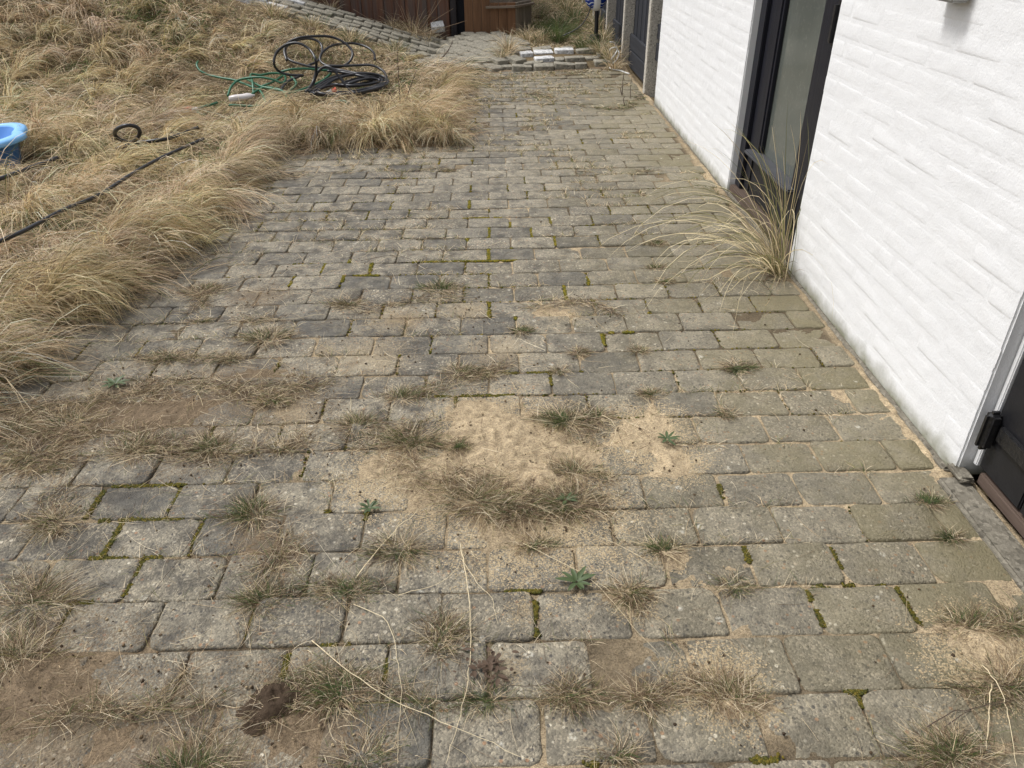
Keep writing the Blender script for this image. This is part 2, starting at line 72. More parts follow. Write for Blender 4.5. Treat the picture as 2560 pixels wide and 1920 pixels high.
DATA={'tufts': [([-0.955, 1.958], 0.1, 0.1, 150, 0.45, 'bushy grey-green grass tuft with dark roots, largest in the middle of the patio'), ([-1.577, 1.55], 0.11, 0.12, 170, 0.22, 'large shaggy dry tuft left of the sandy middle, third from the lawn edge'), ([-0.624, 1.621], 0.045, 0.07, 70, 0.5, 'small upright grass tuft alone among sandy pavers in mid patio'), ([0.117, 1.29], 0.075, 0.07, 130, 0.75, 'dark green spiky tuft on the clean pavers near the white wall'), ([-0.197, 1.4], 0.04, 0.06, 60, 0.3, 'small brown tuft on a cross joint left of the dark green spiky tuft'), ([-0.85, 1.289], 0.08, 0.09, 110, 0.2, 'dry spreading tuft above the long yellow moss joint'), ([-0.759, 1.245], 0.06, 0.07, 70, 0.1, 'pale straw tuft touching the left end of the yellow moss joint'), ([-1.325, 1.814], 0.1, 0.09, 120, 0.15, 'brown matted tuft left of the bushy grey-green one'), ([-1.877, 1.721], 0.05, 0.06, 70, 0.45, 'small yellowish tuft beside the overhanging lawn edge'), ([-1.955, 1.986], 0.11, 0.1, 150, 0.12, 'messy straw-coloured tuft close to the lawn edge, upper left of the patio'), ([-1.895, 1.414], 0.09, 0.09, 120, 0.3, 'low straw tuft with a green heart near the lawn edge'), ([-1.678, 1.406], 0.05, 0.06, 70, 0.2, 'small dry tuft between two larger ones left of the sandy middle'), ([-1.375, 0.592], 0.09, 0.12, 140, 0.5, 'yellow-green tuft above dark mossy pavers at lower left'), ([-1.15, 0.942], 0.075, 0.11, 130, 0.25, 'straw fountain-shaped tuft left of the sand patch'), ([-0.977, 0.924], 0.11, 0.12, 200, 0.3, 'big rounded grey tuft at the left edge of the sand patch'), ([-0.518, 0.957], 0.09, 0.13, 180, 0.6, 'large tuft with a bright green heart on the sand patch'), ([-0.41, 1.016], 0.06, 0.09, 80, 0.25, 'dry tuft just right of the green-hearted tuft on the sand'), ([-0.836, 0.816], 0.05, 0.06, 70, 0.7, 'small green tuft standing alone in the loose sand'), ([-0.754, 0.626], 0.15, 0.13, 260, 0.15, 'wide matted brown tuft at the lower edge of the sand patch'), ([-0.655, 0.558], 0.12, 0.12, 200, 0.2, 'dry matted tuft in the centre of the brown mat below the sand'), ([-0.523, 0.589], 0.09, 0.11, 150, 0.25, 'brown tuft at the right end of the mat below the sand'), ([-0.504, 0.729], 0.07, 0.1, 100, 0.2, 'thin brown tuft between the green-hearted tuft and the mat'), ([-1.58, 0.912], 0.08, 0.1, 130, 0.4, 'olive tuft left of the sand with straw skirts'), ([-1.786, 0.896], 0.11, 0.1, 150, 0.15, 'flat straw tuft in the soil strip at the left'), ([-2.065, 1.053], 0.14, 0.1, 190, 0.1, 'broad flattened straw tuft on the soil strip nearest the left border'), ([-2.217, 1.009], 0.1, 0.1, 130, 0.15, 'straw tuft cut by the left picture border beside the soil strip'), ([-2.081, 0.827], 0.12, 0.13, 180, 0.1, 'pale combed straw tuft at the left border above the dark pavers'), ([-1.882, 0.53], 0.09, 0.12, 110, 0.1, 'loose straw bunch over dark pavers at the left border'), ([-1.794, 0.296], 0.11, 0.16, 150, 0.2, 'long-bladed straw tuft at the left border beside mossy joints'), ([-1.76, 0.14], 0.1, 0.12, 110, 0.08, 'brown straw tuft on the soil at the lower left border'), ([-0.313, 0.358], 0.05, 0.09, 80, 0.55, 'green and straw tuft in a sandy cross joint right of the leaf rosette'), ([-0.163, 0.288], 0.06, 0.06, 60, 0.4, 'small flat tuft on the course joint right of the sandy cross joint'), ([-0.271, 0.002], 0.1, 0.08, 200, 0.12, 'flat brown tuft on sand between large speckled pavers at lower right'), ([-0.435, -0.028], 0.06, 0.08, 100, 0.15, 'straw tuft trailing down a cross joint near the bottom'), ([-0.574, 0.013], 0.08, 0.07, 140, 0.2, 'low brown tuft between the dead leaf cluster and the flat brown tuft'), ([-0.756, 0.002], 0.07, 0.08, 90, 0.85, 'fresh green tuft directly below the dead brown leaf cluster'), ([-1.055, 0.06], 0.11, 0.1, 170, 0.4, 'leaning straw and green tuft right of the dark soil clod'), ([-1.163, -0.032], 0.1, 0.07, 90, 0.1, 'thin straw tuft below the dark soil clod'), ([0.33, 0.152], 0.08, 0.09, 130, 0.3, 'dark bristly tuft at the right end of the near courses'), ([0.415, 0.155], 0.06, 0.09, 70, 0.2, 'dry tuft cut by the right picture border'), ([0.122, -0.138], 0.1, 0.08, 180, 0.45, 'green and straw tuft in the lower right corner'), ([0.326, 0.005], 0.08, 0.1, 110, 0.25, 'straw tuft at the right border above the dark twigs'), ([0.439, 0.565], 0.05, 0.06, 80, 0.85, 'dark green tuft by the corner of the white wall'), ([0.425, 0.438], 0.04, 0.06, 60, 0.85, 'small green tuft just below the one at the wall corner'), ([0.05, 2.449], 0.07, 0.05, 90, 0.35, 'flat mat of grass left of the tall arching grass'), ([-0.004, 2.162], 0.05, 0.06, 70, 0.5, 'small tuft under the tips of the tall arching grass'), ([0.002, 2.015], 0.04, 0.06, 60, 0.3, 'brown tuft lowest of three beside the tall arching grass'), ([-1.001, 3.707], 0.05, 0.05, 60, 0.3, 'small straw tuft far up the patio below the bend of the lawn'), ([-0.971, 0.408], 0.09, 0.11, 140, 0.3, 'tuft with long straw bundle leaning to the lower left'), ([-1.086, 0.311], 0.1, 0.06, 150, 0.5, 'low green row of grass filling a course joint at lower middle'), ([-1.275, 0.264], 0.07, 0.09, 110, 0.35, 'straw tuft spilling along a cross joint at lower left'), ([-0.851, 0.203], 0.06, 0.09, 90, 0.2, 'brown tuft in a cross joint left of the long pale stem'), ([0.011, 1.018], 0.06, 0.05, 60, 0.3, 'small tuft at a broken paver edge right of the sand hole'), ([-0.211, 1.097], 0.05, 0.06, 80, 0.25, 'straw tuft overhanging the sand hole'), ([-0.417, 1.381], 0.04, 0.07, 60, 0.15, 'reddish dry tuft above the moss joint right of centre'), ([-1.039, 1.147], 0.09, 0.08, 120, 0.3, 'spreading tuft above the sand left of the yellow moss'), ([-1.449, 1.08], 0.07, 0.08, 90, 0.3, 'olive tuft at the top of the soil strip'), ([-1.362, 0.893], 0.05, 0.08, 60, 0.2, 'thin straw tuft between the olive and the fountain-shaped tufts'), ([-0.499, 1.288], 0.045, 0.06, 50, 0.2, 'thin dry tuft at the right end of the yellow moss'), ([-0.422, 0.644], 0.05, 0.06, 60, 0.15, 'sparse tuft at the right rim of the sand patch'), ([-0.636, 0.439], 0.06, 0.07, 80, 0.35, 'sparse green-tinged tuft below the brown mat'), ([-0.412, 0.237], 0.06, 0.1, 90, 0.2, 'long straw tuft streaming down a sandy cross joint'), ([-0.502, -0.092], 0.06, 0.08, 70, 0.25, 'wispy tuft at the bottom border left of the speckled paver'), ([-1.298, -0.09], 0.12, 0.1, 150, 0.35, 'upright green and straw tuft at the bottom border, lower left'), ([-0.97, -0.113], 0.1, 0.08, 120, 0.35, 'sparse upright tuft at the bottom border below the kinked stem')], 'ros': [([-0.539, 0.3], 0.048, 8, 'dark green star-shaped leaf rosette on a course joint in the near middle'), ([-0.213, 0.856], 0.04, 7, 'dark green leafy weed in the sand hole near the wall side'), ([-2.007, 1.236], 0.05, 7, 'dark broad-leaved weed in the soil strip at the left'), ([-0.539, 0.59], 0.03, 6, 'small green leafy weed inside the brown mat below the sand'), ([-1.062, 0.576], 0.03, 8, 'tiny blue-green weed on the sand left of the brown mat')], 'dead': [[-0.742, 0.072]], 'clod': [[-1.162, 0.01]], 'stems': [([[-0.816, 0.434], [-0.796, 0.297], [-0.784, 0.15], [-0.789, 0.036], [-0.805, -0.058], [-0.824, -0.139]], 0.004, 'longest pale grass stem curving down the middle to the bottom border'), ([[-1.054, 0.249], [-0.97, 0.19], [-0.94, 0.096], [-0.924, 0.019], [-0.914, -0.137]], 0.003, 'kinked pale grass stem left of the longest stem'), ([[-1.13, 0.151], [-1.03, 0.06], [-0.917, -0.014], [-0.786, -0.078], [-0.664, -0.137]], 0.004, 'thick straw stem slanting from the soil clod to the bottom border'), ([[-0.811, 0.381], [-0.774, 0.305], [-0.739, 0.252], [-0.725, 0.181]], 0.003, 'bent straw stem just right of the longest stem'), ([[-0.66, 0.43], [-0.501, 0.3], [-0.441, 0.19], [-0.383, 0.09]], 0.0025, 'thin stem slanting past the leaf rosette'), ([[-1.496, 0.561], [-1.499, 0.46], [-1.53, 0.295], [-1.54, 0.24]], 0.003, 'straight straw over the two dark mossy pavers at left'), ([[0.28, 0.002], [0.239, -0.06], [0.188, -0.138]], 0.005, 'thick pale stalk at the right border'), ([[0.283, 0.045], [0.288, -0.021], [0.265, -0.08], [0.226, -0.172]], 0.004, 'bent pale stalk beside the thick stalk at the right border'), ([[0.1, -0.089], [0.17, -0.058], [0.23, -0.05], [0.335, -0.018]], 0.004, 'dark twig lying in the lower right corner'), ([[0.135, -0.09], [0.21, -0.054], [0.326, -0.033]], 0.0035, 'lower dark twig crossing the lower right corner'), ([[-0.751, 0.036], [-0.694, 0.021], [-0.628, 0.028], [-0.552, 0.073], [-0.515, 0.093]], 0.003, 'thin dark twig running right from the dead leaf cluster'), ([[-0.956, 0.272], [-0.882, 0.293], [-0.825, 0.343], [-0.81, 0.41]], 0.003, 'curved straw right of the leaning straw bundle'), ([[-1.061, 0.329], [-0.989, 0.475], [-0.931, 0.559]], 0.006, 'straw bundle lying left of the brown mat'), ([[-0.563, 0.827], [-0.688, 0.744], [-0.514, 0.759]], 0.002, 'hair-thin stem across the sand patch'), ([[-1.521, 1.412], [-1.542, 1.271], [-1.592, 1.115]], 0.003, 'straight straw near the low tuft with a green heart'), ([[-1.02, 2.201], [-1.062, 2.078], [-0.949, 1.864], [-0.834, 1.829]], 0.002, 'curled pale straw on mid-patio pavers'), ([[-1.333, 2.287], [-1.167, 2.327], [-1.062, 2.206], [-1.087, 2.022]], 0.003, 'arched pale straw on dark pavers in the upper patio'), ([[-0.448, 1.084], [-0.485, 0.956], [-0.533, 0.863]], 0.003, 'kinked pale stem on the green-hearted tuft'), ([[-0.39, 1.002], [-0.357, 0.926], [-0.405, 0.776]], 0.004, 'folded pale leaf beside the green-hearted tuft'), ([[-0.34, 0.34], [-0.461, 0.447], [-0.681, 0.531]], 0.002, 'thin stem lying across the brown mat'), ([[-1.399, 1.736], [-1.502, 1.704], [-1.704, 1.652]], 0.0025, 'fine stem along a joint beside the large shaggy tuft')], 'sand': [(-0.712, 0.938, 0.2, 0.024, 0), (-0.58, 0.774, 0.2, 0.024, 0), (-0.741, 0.778, 0.22, 0.026, 0), (-0.99, 0.725, 0.16, 0.022, 0), (-0.869, 0.661, 0.15, 0.02, 0), (-0.258, 0.92, 0.13, 0.02, 0), (-0.215, 0.781, 0.1, 0.02, 0), (-0.311, 0.853, 0.1, 0.02, 0), (-0.619, 0.539, 0.22, 0.02, 0), (-0.77, 1.015, 0.14, 0.016, 0), (-0.46, 1.774, 0.14, 0.012, 0), (-0.833, 1.771, 0.14, 0.01, 0), (-1.122, 1.701, 0.16, 0.011, 0), (-0.707, 1.428, 0.16, 0.012, 0), (-1.174, 1.414, 0.2, 0.012, 0), (-1.348, 1.455, 0.12, 0.008, 0), (0.304, 0.075, 0.11, 0.02, 0), (0.362, 0.108, 0.08, 0.02, 0), (-0.268, 0.013, 0.1, 0.016, 0), (-0.306, 0.395, 0.06, 0.014, 0), (-0.421, 0.251, 0.07, 0.013, 0), (0.141, -0.12, 0.09, 0.012, 0), (-0.243, -0.03, 0.06, 0.013, 0), (-0.713, 0.072, 0.06, 0.012, 0), (-0.668, 0.218, 0.06, 0.01, 0), (-1.359, 1.039, 0.2, 0.009, 0), (-1.723, 1.079, 0.2, 0.02, 1), (-1.606, 1.186, 0.22, 0.018, 1), (-1.949, 1.088, 0.22, 0.022, 1), (-1.437, 1.121, 0.18, 0.016, 1), (-2.094, 0.992, 0.2, 0.018, 1), (-1.154, 0.01, 0.1, 0.03, 1), (-1.331, 0.477, 0.1, 0.014, 1), (-1.704, 0.016, 0.22, 0.03, 1), (-1.586, -0.057, 0.2, 0.025, 1), (-1.409, -0.099, 0.2, 0.016, 1), (-1.064, -0.073, 0.16, 0.012, 1), (-1.249, 0.427, 0.09, 0.012, 1), (-1.622, 0.902, 0.2, 0.012, 1), (-1.709, 1.939, 0.16, 0.012, 1), (-1.067, 1.7, 0.1, 0.012, 1), (-1.706, 0.072, 0.12, 0.02, 1), (-1.232, -0.106, 0.12, 0.012, 1)], 'moss': [[[-1.8, 0.703], [-1.595, 0.705]], [[-1.586, 0.695], [-1.578, 0.6]], [[-1.784, 0.693], [-1.791, 0.58]], [[-1.775, 0.57], [-1.552, 0.575]], [[-1.683, 0.568], [-1.674, 0.432]], [[-1.477, 0.551], [-1.463, 0.45]], [[-1.737, 0.419], [-1.559, 0.429]], [[-1.577, 0.415], [-1.566, 0.302]], [[-1.724, 0.295], [-1.662, 0.299]], [[-1.67, 0.271], [-1.667, 0.162]], [[-0.925, 1.158], [-0.663, 1.163]], [[-0.832, 1.138], [-0.844, 1.044]], [[-0.7, 1.296], [-0.522, 1.306]], [[-0.523, 1.288], [-0.537, 1.199]], [[-1.1, 2.278], [-0.622, 2.282]], [[-0.679, 2.771], [-0.818, 2.522]], [[-0.882, 2.783], [-0.763, 2.791]], [[-0.706, 2.426], [-0.718, 2.289], [-0.612, 2.272]], [[-1.232, 2.153], [-1.348, 2.108]], [[-1.16, 0.123], [-1.164, 0.053]], [[-0.949, 0.104], [-0.943, 0.047]], [[0.003, 0.277], [0.204, 0.273]], [[0.012, 0.271], [-0.001, 0.163]], [[0.212, 0.277], [0.209, 0.158]], [[0.11, 0.411], [0.115, 0.334]], [[-0.103, 0.419], [-0.102, 0.363]], [[0.025, -0.037], [0.01, -0.007]], [[-0.32, 1.553], [-0.297, 1.463]], [[-0.291, 1.571], [-0.195, 1.565]], [[-0.13, 0.662], [-0.112, 0.604]], [[-0.629, 0.256], [-0.64, 0.152]], [[-0.709, 0.303], [-0.621, 0.311]], [[-0.595, -0.138], [-0.542, -0.135]], [[-0.276, -0.149], [-0.188, -0.146]], [[0.033, -0.008], [-0.03, -0.011]], [[-0.683, 1.849], [-0.667, 1.683]], [[-0.407, 2.066], [-0.417, 1.835]], [[-1.15, 0.586], [-1.154, 0.54]], [[-1.109, 0.169], [-1.046, 0.16]], [[-1.268, 0.278], [-1.281, 0.168]], [[-1.542, 2.272], [-1.493, 2.02]], [[-1.38, 2.316], [-1.381, 2.061]], [[-0.823, 2.849], [-0.678, 2.841]], [[-0.449, 2.832], [-0.451, 2.444]], [[-0.815, 3.147], [-0.808, 2.995]], [[-1.196, 3.088], [-1.173, 2.974]]], 'black': [[[-2.235, 5.524, 0.093], [-2.209, 5.683, 0.129], [-2.177, 5.734, 0.21], [-2.153, 5.677, 0.309], [-2.21, 5.776, 0.374], [-2.304, 5.807, 0.421], [-2.415, 5.823, 0.405], [-2.504, 5.833, 0.342], [-2.529, 5.808, 0.266], [-2.526, 5.897, 0.196], [-2.449, 5.919, 0.159], [-2.344, 5.969, 0.144], [-2.378, 5.943, 0.139], [-2.445, 5.788, 0.122], [-2.463, 5.591, 0.087], [-2.475, 5.398, 0.072], [-2.48, 5.117, 0.062], [-2.53, 5.038, 0.063], [-2.593, 4.963, 0.062]], [[-2.214, 5.553, 0.086], [-2.208, 5.721, 0.122], [-2.161, 5.742, 0.209], [-2.104, 5.768, 0.244], [-2.043, 5.742, 0.234], [-1.982, 5.725, 0.164], [-1.909, 5.684, 0.079], [-1.85, 5.659, 0.056], [-1.744, 5.735, 0.067], [-1.642, 5.795, 0.091], [-1.642, 6.065, 0.107], [-1.698, 6.218, 0.139], [-1.794, 6.268, 0.171], [-1.908, 6.276, 0.171], [-2.029, 6.254, 0.171], [-2.128, 6.24, 0.175], [-2.191, 6.248, 0.179], [-2.25, 6.311, 0.208], [-2.25, 6.4, 0.253], [-2.202, 6.566, 0.286], [-2.139, 6.757, 0.283], [-2.034, 6.909, 0.265], [-1.911, 6.875, 0.237], [-1.836, 6.775, 0.2], [-1.802, 6.575, 0.17]], [[-2.539, 6.275, 0.218], [-2.57, 6.367, 0.281], [-2.539, 6.409, 0.342], [-2.437, 6.401, 0.384], [-2.303, 6.454, 0.39], [-2.174, 6.535, 0.373], [-2.063, 6.524, 0.329], [-1.989, 6.475, 0.267], [-1.986, 6.409, 0.209], [-2.043, 6.339, 0.162], [-2.155, 6.255, 0.153], [-2.282, 6.231, 0.164], [-2.416, 6.255, 0.191], [-2.525, 6.306, 0.222], [-2.578, 6.431, 0.262], [-2.578, 6.555, 0.302], [-2.492, 6.625, 0.34], [-2.378, 6.641, 0.346], [-2.294, 6.62, 0.309], [-2.269, 6.528, 0.253], [-2.281, 6.359, 0.201], [-2.348, 6.261, 0.179]], [[-2.191, 5.507, 0.082], [-2.158, 5.692, 0.099], [-2.096, 5.895, 0.116], [-1.981, 6.049, 0.124], [-1.83, 6.115, 0.12], [-1.709, 6.1, 0.093], [-1.655, 5.898, 0.081], [-1.708, 5.764, 0.07], [-1.846, 5.633, 0.061], [-1.961, 5.525, 0.066], [-2.105, 5.495, 0.074], [-2.178, 5.537, 0.085], [-2.151, 5.653, 0.098], [-2.057, 5.766, 0.093], [-1.917, 5.743, 0.091], [-1.8, 5.871, 0.079], [-1.736, 5.991, 0.084], [-1.816, 5.999, 0.103], [-1.905, 5.923, 0.099], [-1.983, 5.846, 0.086]], [[-2.162, 6.122, 0.152], [-2.033, 6.131, 0.139], [-1.872, 6.0, 0.132], [-1.734, 5.989, 0.103], [-1.652, 6.041, 0.083], [-1.629, 5.759, 0.079], [-1.738, 5.686, 0.058], [-1.848, 5.637, 0.051], [-1.956, 5.546, 0.062]]], 'green': [[[-3.275, 6.157, 0.256], [-3.264, 6.072, 0.241], [-3.228, 6.019, 0.203], [-3.144, 5.983, 0.171], [-3.02, 5.92, 0.157], [-2.899, 5.868, 0.146], [-2.746, 5.722, 0.129], [-2.637, 5.623, 0.11], [-2.567, 5.478, 0.084], [-2.515, 5.296, 0.067], [-2.552, 5.225, 0.066], [-2.673, 5.243, 0.068], [-2.779, 5.24, 0.074]], [[-2.853, 5.477, 0.097], [-2.854, 5.61, 0.143], [-2.834, 5.756, 0.165], [-2.74, 5.743, 0.185], [-2.632, 5.734, 0.189], [-2.537, 5.726, 0.171], [-2.468, 5.734, 0.142], [-2.468, 5.869, 0.154], [-2.526, 6.002, 0.168], [-2.623, 5.999, 0.175], [-2.696, 5.933, 0.173], [-2.761, 5.891, 0.186], [-2.69, 5.659, 0.159], [-2.668, 5.556, 0.092]], [[-2.531, 5.996, 0.188], [-2.44, 6.0, 0.205], [-2.333, 6.056, 0.199], [-2.23, 6.129, 0.176], [-2.141, 6.178, 0.152], [-2.166, 6.015, 0.124], [-2.221, 5.828, 0.111], [-2.311, 5.687, 0.094], [-2.396, 5.592, 0.09], [-2.491, 5.65, 0.112], [-2.571, 5.638, 0.129], [-2.642, 5.606, 0.114], [-2.689, 5.515, 0.087]], [[-2.566, 5.244, 0.066], [-2.451, 5.218, 0.066], [-2.367, 5.253, 0.079], [-2.373, 5.427, 0.092], [-2.425, 5.533, 0.116], [-2.511, 5.583, 0.125], [-2.619, 5.642, 0.134], [-2.72, 5.75, 0.151], [-2.816, 5.891, 0.155]], [[-2.468, 5.971, 0.173], [-2.371, 5.808, 0.127], [-2.393, 5.668, 0.098], [-2.42, 5.573, 0.09]], [[-2.514, 5.945, 0.16], [-2.547, 5.75, 0.149], [-2.632, 5.689, 0.125], [-2.656, 5.624, 0.111]], [[-3.012, 5.198, 0.061], [-2.941, 5.237, 0.073], [-2.9, 5.34, 0.073]], [[-2.964, 5.053, 0.066], [-2.9, 4.943, 0.072], [-2.87, 4.95, 0.062]], [[-1.979, 5.401, 0.056], [-1.92, 5.387, 0.065], [-1.869, 5.349, 0.051]]], 'blackA': [[-2.7, 4.308, 0.106], [-2.774, 4.248, 0.091], [-2.819, 4.12, 0.088], [-2.874, 4.056, 0.09], [-2.986, 4.047, 0.08], [-3.068, 4.037, 0.084], [-3.109, 4.009, 0.113], [-3.115, 3.986, 0.152], [-3.042, 3.89, 0.204], [-2.965, 3.862, 0.23], [-2.932, 3.91, 0.21], [-2.917, 3.915, 0.18], [-2.961, 3.95, 0.13], [-3.04, 3.988, 0.083], [-3.119, 3.958, 0.062]], 'blackB': [[-3.339, 3.674, 0.07], [-3.38, 3.604, 0.062], [-3.396, 3.48, 0.067], [-3.326, 3.188, 0.117], [-3.367, 3.086, 0.111], [-3.424, 2.936, 0.111]], 'blackC': [[-2.59, 4.06, 0.083], [-2.639, 3.966, 0.074], [-2.671, 3.79, 0.08], [-2.698, 3.598, 0.089], [-2.731, 3.432, 0.086], [-2.736, 3.201, 0.095], [-2.75, 3.034, 0.085], [-2.743, 2.861, 0.096], [-2.775, 2.78, 0.092], [-2.83, 2.699, 0.097], [-2.807, 2.501, 0.114], [-2.804, 2.35, 0.122], [-2.82, 2.235, 0.126], [-2.866, 2.176, 0.121], [-2.934, 2.084, 0.109]], 'bottle': [[-2.799, 5.381, 0.089], [-2.66, 5.444, 0.088]], 'red': [[-2.041, 5.668, 0.08], [-3.07, 5.165, 0.051]], 'stone': [[-2.955, 6.612, 0.313]], 'cable': [[0.468, 7.223, 0.24], [0.513, 7.252, 0.229], [0.543, 7.293, 0.189], [0.559, 7.286, 0.156], [0.571, 7.253, 0.127], [0.547, 7.218, 0.078], [0.493, 7.18, 0.037], [0.461, 7.099, 0.02], [0.487, 7.024, 0.015], [0.548, 6.991, 0.01], [0.582, 6.887, 0.01], [0.612, 6.806, 0.01]], 'cable2': [[0.479, 7.315, 0.146], [0.492, 7.287, 0.17], [0.529, 7.292, 0.179], [0.557, 7.303, 0.16], [0.534, 7.25, 0.128], [0.488, 7.22, 0.078]], 'bands': [([[-1.752, 1.69], [-1.543, 1.719], [-1.292, 1.748], [-1.045, 1.865], [-0.855, 1.899]], 0.05, 900, 0.08), ([[-0.572, 1.78], [-0.363, 1.814], [-0.228, 1.703]], 0.035, 350, 0.03), ([[-2.009, 1.43], [-1.802, 1.407], [-1.635, 1.399]], 0.05, 500, 0.1), ([[-2.311, 1.076], [-2.142, 1.121], [-1.917, 1.197], [-1.739, 1.217], [-1.512, 1.18], [-1.307, 1.232]], 0.1, 2600, 0.05), ([[-2.228, 0.924], [-2.012, 0.939], [-1.761, 0.906], [-1.537, 0.853], [-1.355, 0.892], [-1.162, 0.908], [-0.972, 0.975]], 0.1, 3000, 0.08), ([[-2.138, 0.809], [-2.002, 0.802], [-1.849, 0.818]], 0.09, 900, 0.04), ([[-1.1, 1.082], [-0.987, 1.16], [-0.82, 1.241], [-0.675, 1.328]], 0.06, 700, 0.1), ([[-1.019, 0.878], [-0.884, 0.7], [-0.754, 0.617], [-0.593, 0.575], [-0.453, 0.606]], 0.12, 3200, 0.08), ([[-0.56, 0.689], [-0.464, 0.857], [-0.404, 1.002]], 0.06, 700, 0.1), ([[-1.301, 0.278], [-1.157, 0.309], [-1.004, 0.305], [-0.919, 0.337]], 0.035, 900, 0.3), ([[-1.27, 0.162], [-1.279, 0.278], [-1.304, 0.461], [-1.362, 0.601]], 0.04, 800, 0.15), ([[-1.622, -0.018], [-1.445, -0.008], [-1.285, 0.013]], 0.05, 900, 0.15), ([[-1.181, 0.043], [-1.07, 0.061], [-0.941, 0.024], [-0.844, -0.02]], 0.05, 1000, 0.2), ([[-1.4, -0.004], [-1.38, 0.071], [-1.377, 0.152]], 0.03, 400, 0.05), ([[-1.868, 0.387], [-1.775, 0.268], [-1.773, 0.164]], 0.07, 800, 0.08), ([[-1.863, 0.514], [-1.939, 0.621], [-1.91, 0.719]], 0.06, 600, 0.05), ([[-0.629, 0.004], [-0.525, 0.011], [-0.423, -0.004], [-0.343, 0.017], [-0.192, -0.019]], 0.045, 1300, 0.06), ([[-0.857, 0.225], [-0.861, 0.112], [-0.802, 0.135]], 0.03, 400, 0.1), ([[-0.458, 0.294], [-0.406, 0.209], [-0.348, 0.131]], 0.025, 350, 0.1), ([[0.274, 0.134], [0.46, 0.181]], 0.04, 400, 0.15), ([[0.216, -0.012], [0.352, 0.005]], 0.05, 500, 0.12), ([[0.03, -0.145], [0.183, -0.139]], 0.05, 500, 0.25), ([[-1.288, 0.494], [-1.245, 0.409], [-1.302, 0.367]], 0.05, 500, 0.05), ([[-1.972, 2.04], [-1.933, 1.859], [-1.934, 1.698]], 0.05, 450, 0.05), ([[-2.116, 3.516], [-1.924, 3.645], [-1.59, 3.672], [-1.026, 3.741]], 0.06, 700, 0.1), ([[-0.199, 3.625], [0.279, 3.597]], 0.02, 250, 0.1), ([[-0.372, 5.935], [0.272, 5.341], [0.645, 5.958]], 0.1, 900, 0.3), ([[-0.734, 6.712], [-0.106, 6.785], [0.525, 7.113]], 0.08, 900, 0.1), ([[-0.959, 5.342], [-0.903, 4.594], [-0.968, 4.108]], 0.05, 500, 0.1)]}

def und(X,Y): return .022*(fbm(X,Y,.85,21,2)-.5)
def proj(P):
    d=np.atleast_2d(P)-CAM; z=d@FWD
    return 1280+FPX*(d@RIGHT)/z, 960-FPX*(d@UP)/z, z
def tag(o,label=None,cat=None,group=None,kind=None):
    if label: o['label']=label
    if cat: o['category']=cat
    if group: o['group']=group
    if kind: o['kind']=kind
    return o
def link(name,me,m=None,parent=None,loc=(0,0,0),rot=(0,0,0)):
    o=bpy.data.objects.new(name,me); col.objects.link(o)
    if m is not None and me is not None and len(me.materials)==0: me.materials.append(m)
    if parent is not None: o.parent=parent
    o.location=loc; o.rotation_euler=rot
    return o
def empty(name,loc=(0,0,0),rot=(0,0,0),parent=None):
    o=bpy.data.objects.new(name,None); col.objects.link(o); o.location=loc; o.rotation_euler=rot; o.empty_display_size=.1
    if parent: o.parent=parent
    return o
def npmesh(name,V,F,C=None,smooth=False):
    """V (n,3); F list of (k,m) int arrays; C per-vertex rgb"""
    me=bpy.data.meshes.new(name); V=np.ascontiguousarray(V,np.float32)
    me.vertices.add(len(V)); me.vertices.foreach_set('co',V.ravel())
    if not isinstance(F,(list,tuple)): F=[F]
    lv=np.concatenate([f.ravel() for f in F]).astype(np.int32)
    lt=np.concatenate([np.full(len(f),f.shape[1]) for f in F]).astype(np.int32)
    ls=np.concatenate([[0],np.cumsum(lt)[:-1]]).astype(np.int32)
    me.loops.add(len(lv)); me.loops.foreach_set('vertex_index',lv)
    me.polygons.add(len(lt)); me.polygons.foreach_set('loop_start',ls); me.polygons.foreach_set('loop_total',lt)
    if smooth: me.polygons.foreach_set('use_smooth',np.ones(len(lt),bool))
    me.update(calc_edges=True)
    if C is not None:
        a=me.color_attributes.new('Col','FLOAT_COLOR','POINT')
        a.data.foreach_set('color',np.ascontiguousarray(np.c_[C,np.ones(len(C))],np.float32).ravel())
    return me
def bmmesh(name,fn,smooth=False):
    bm=bmesh.new(); fn(bm); me=bpy.data.meshes.new(name); bm.normal_update(); bm.to_mesh(me); bm.free()
    if smooth:
        for p in me.polygons: p.use_smooth=True
    return me
def boxmesh(name,sx,sy,sz,bev=.004,seg=2,jit=0):
    def f(bm):
        bmesh.ops.create_cube(bm,size=1)
        for v in bm.verts: v.co=Vector((v.co.x*sx,v.co.y*sy,v.co.z*sz))
        if bev>0: bmesh.ops.bevel(bm,geom=list(bm.edges),offset=min(bev,sx*.4,sy*.4,sz*.4),segments=seg,affect='EDGES')
        if jit:
            for v in bm.verts: v.co+=Vector((random.gauss(0,jit),random.gauss(0,jit),random.gauss(0,jit)))
    return bmmesh(name,f)
def box(name,x0,x1,y0,y1,z0,z1,m,parent=None,bev=.004,seg=2,jit=0,rot=(0,0,0)):
    return link(name,boxmesh(name,x1-x0,y1-y0,z1-z0,bev,seg,jit),m,parent,((x0+x1)/2,(y0+y1)/2,(z0+z1)/2),rot)
def catmull(P,n=8):
    P=np.array(P,float); Q=np.vstack([2*P[0]-P[1],P,2*P[-1]-P[-2]]); out=[]
    for i in range(1,len(Q)-2):
        t=np.linspace(0,1,n,endpoint=False)[:,None]; a,b,c,d=Q[i-1:i+3]
        out.append(.5*((2*b)+(c-a)*t+(2*a-5*b+4*c-d)*t**2+(3*b-a-3*c+d)*t**3))
    out.append(P[-1:]); return np.vstack(out)
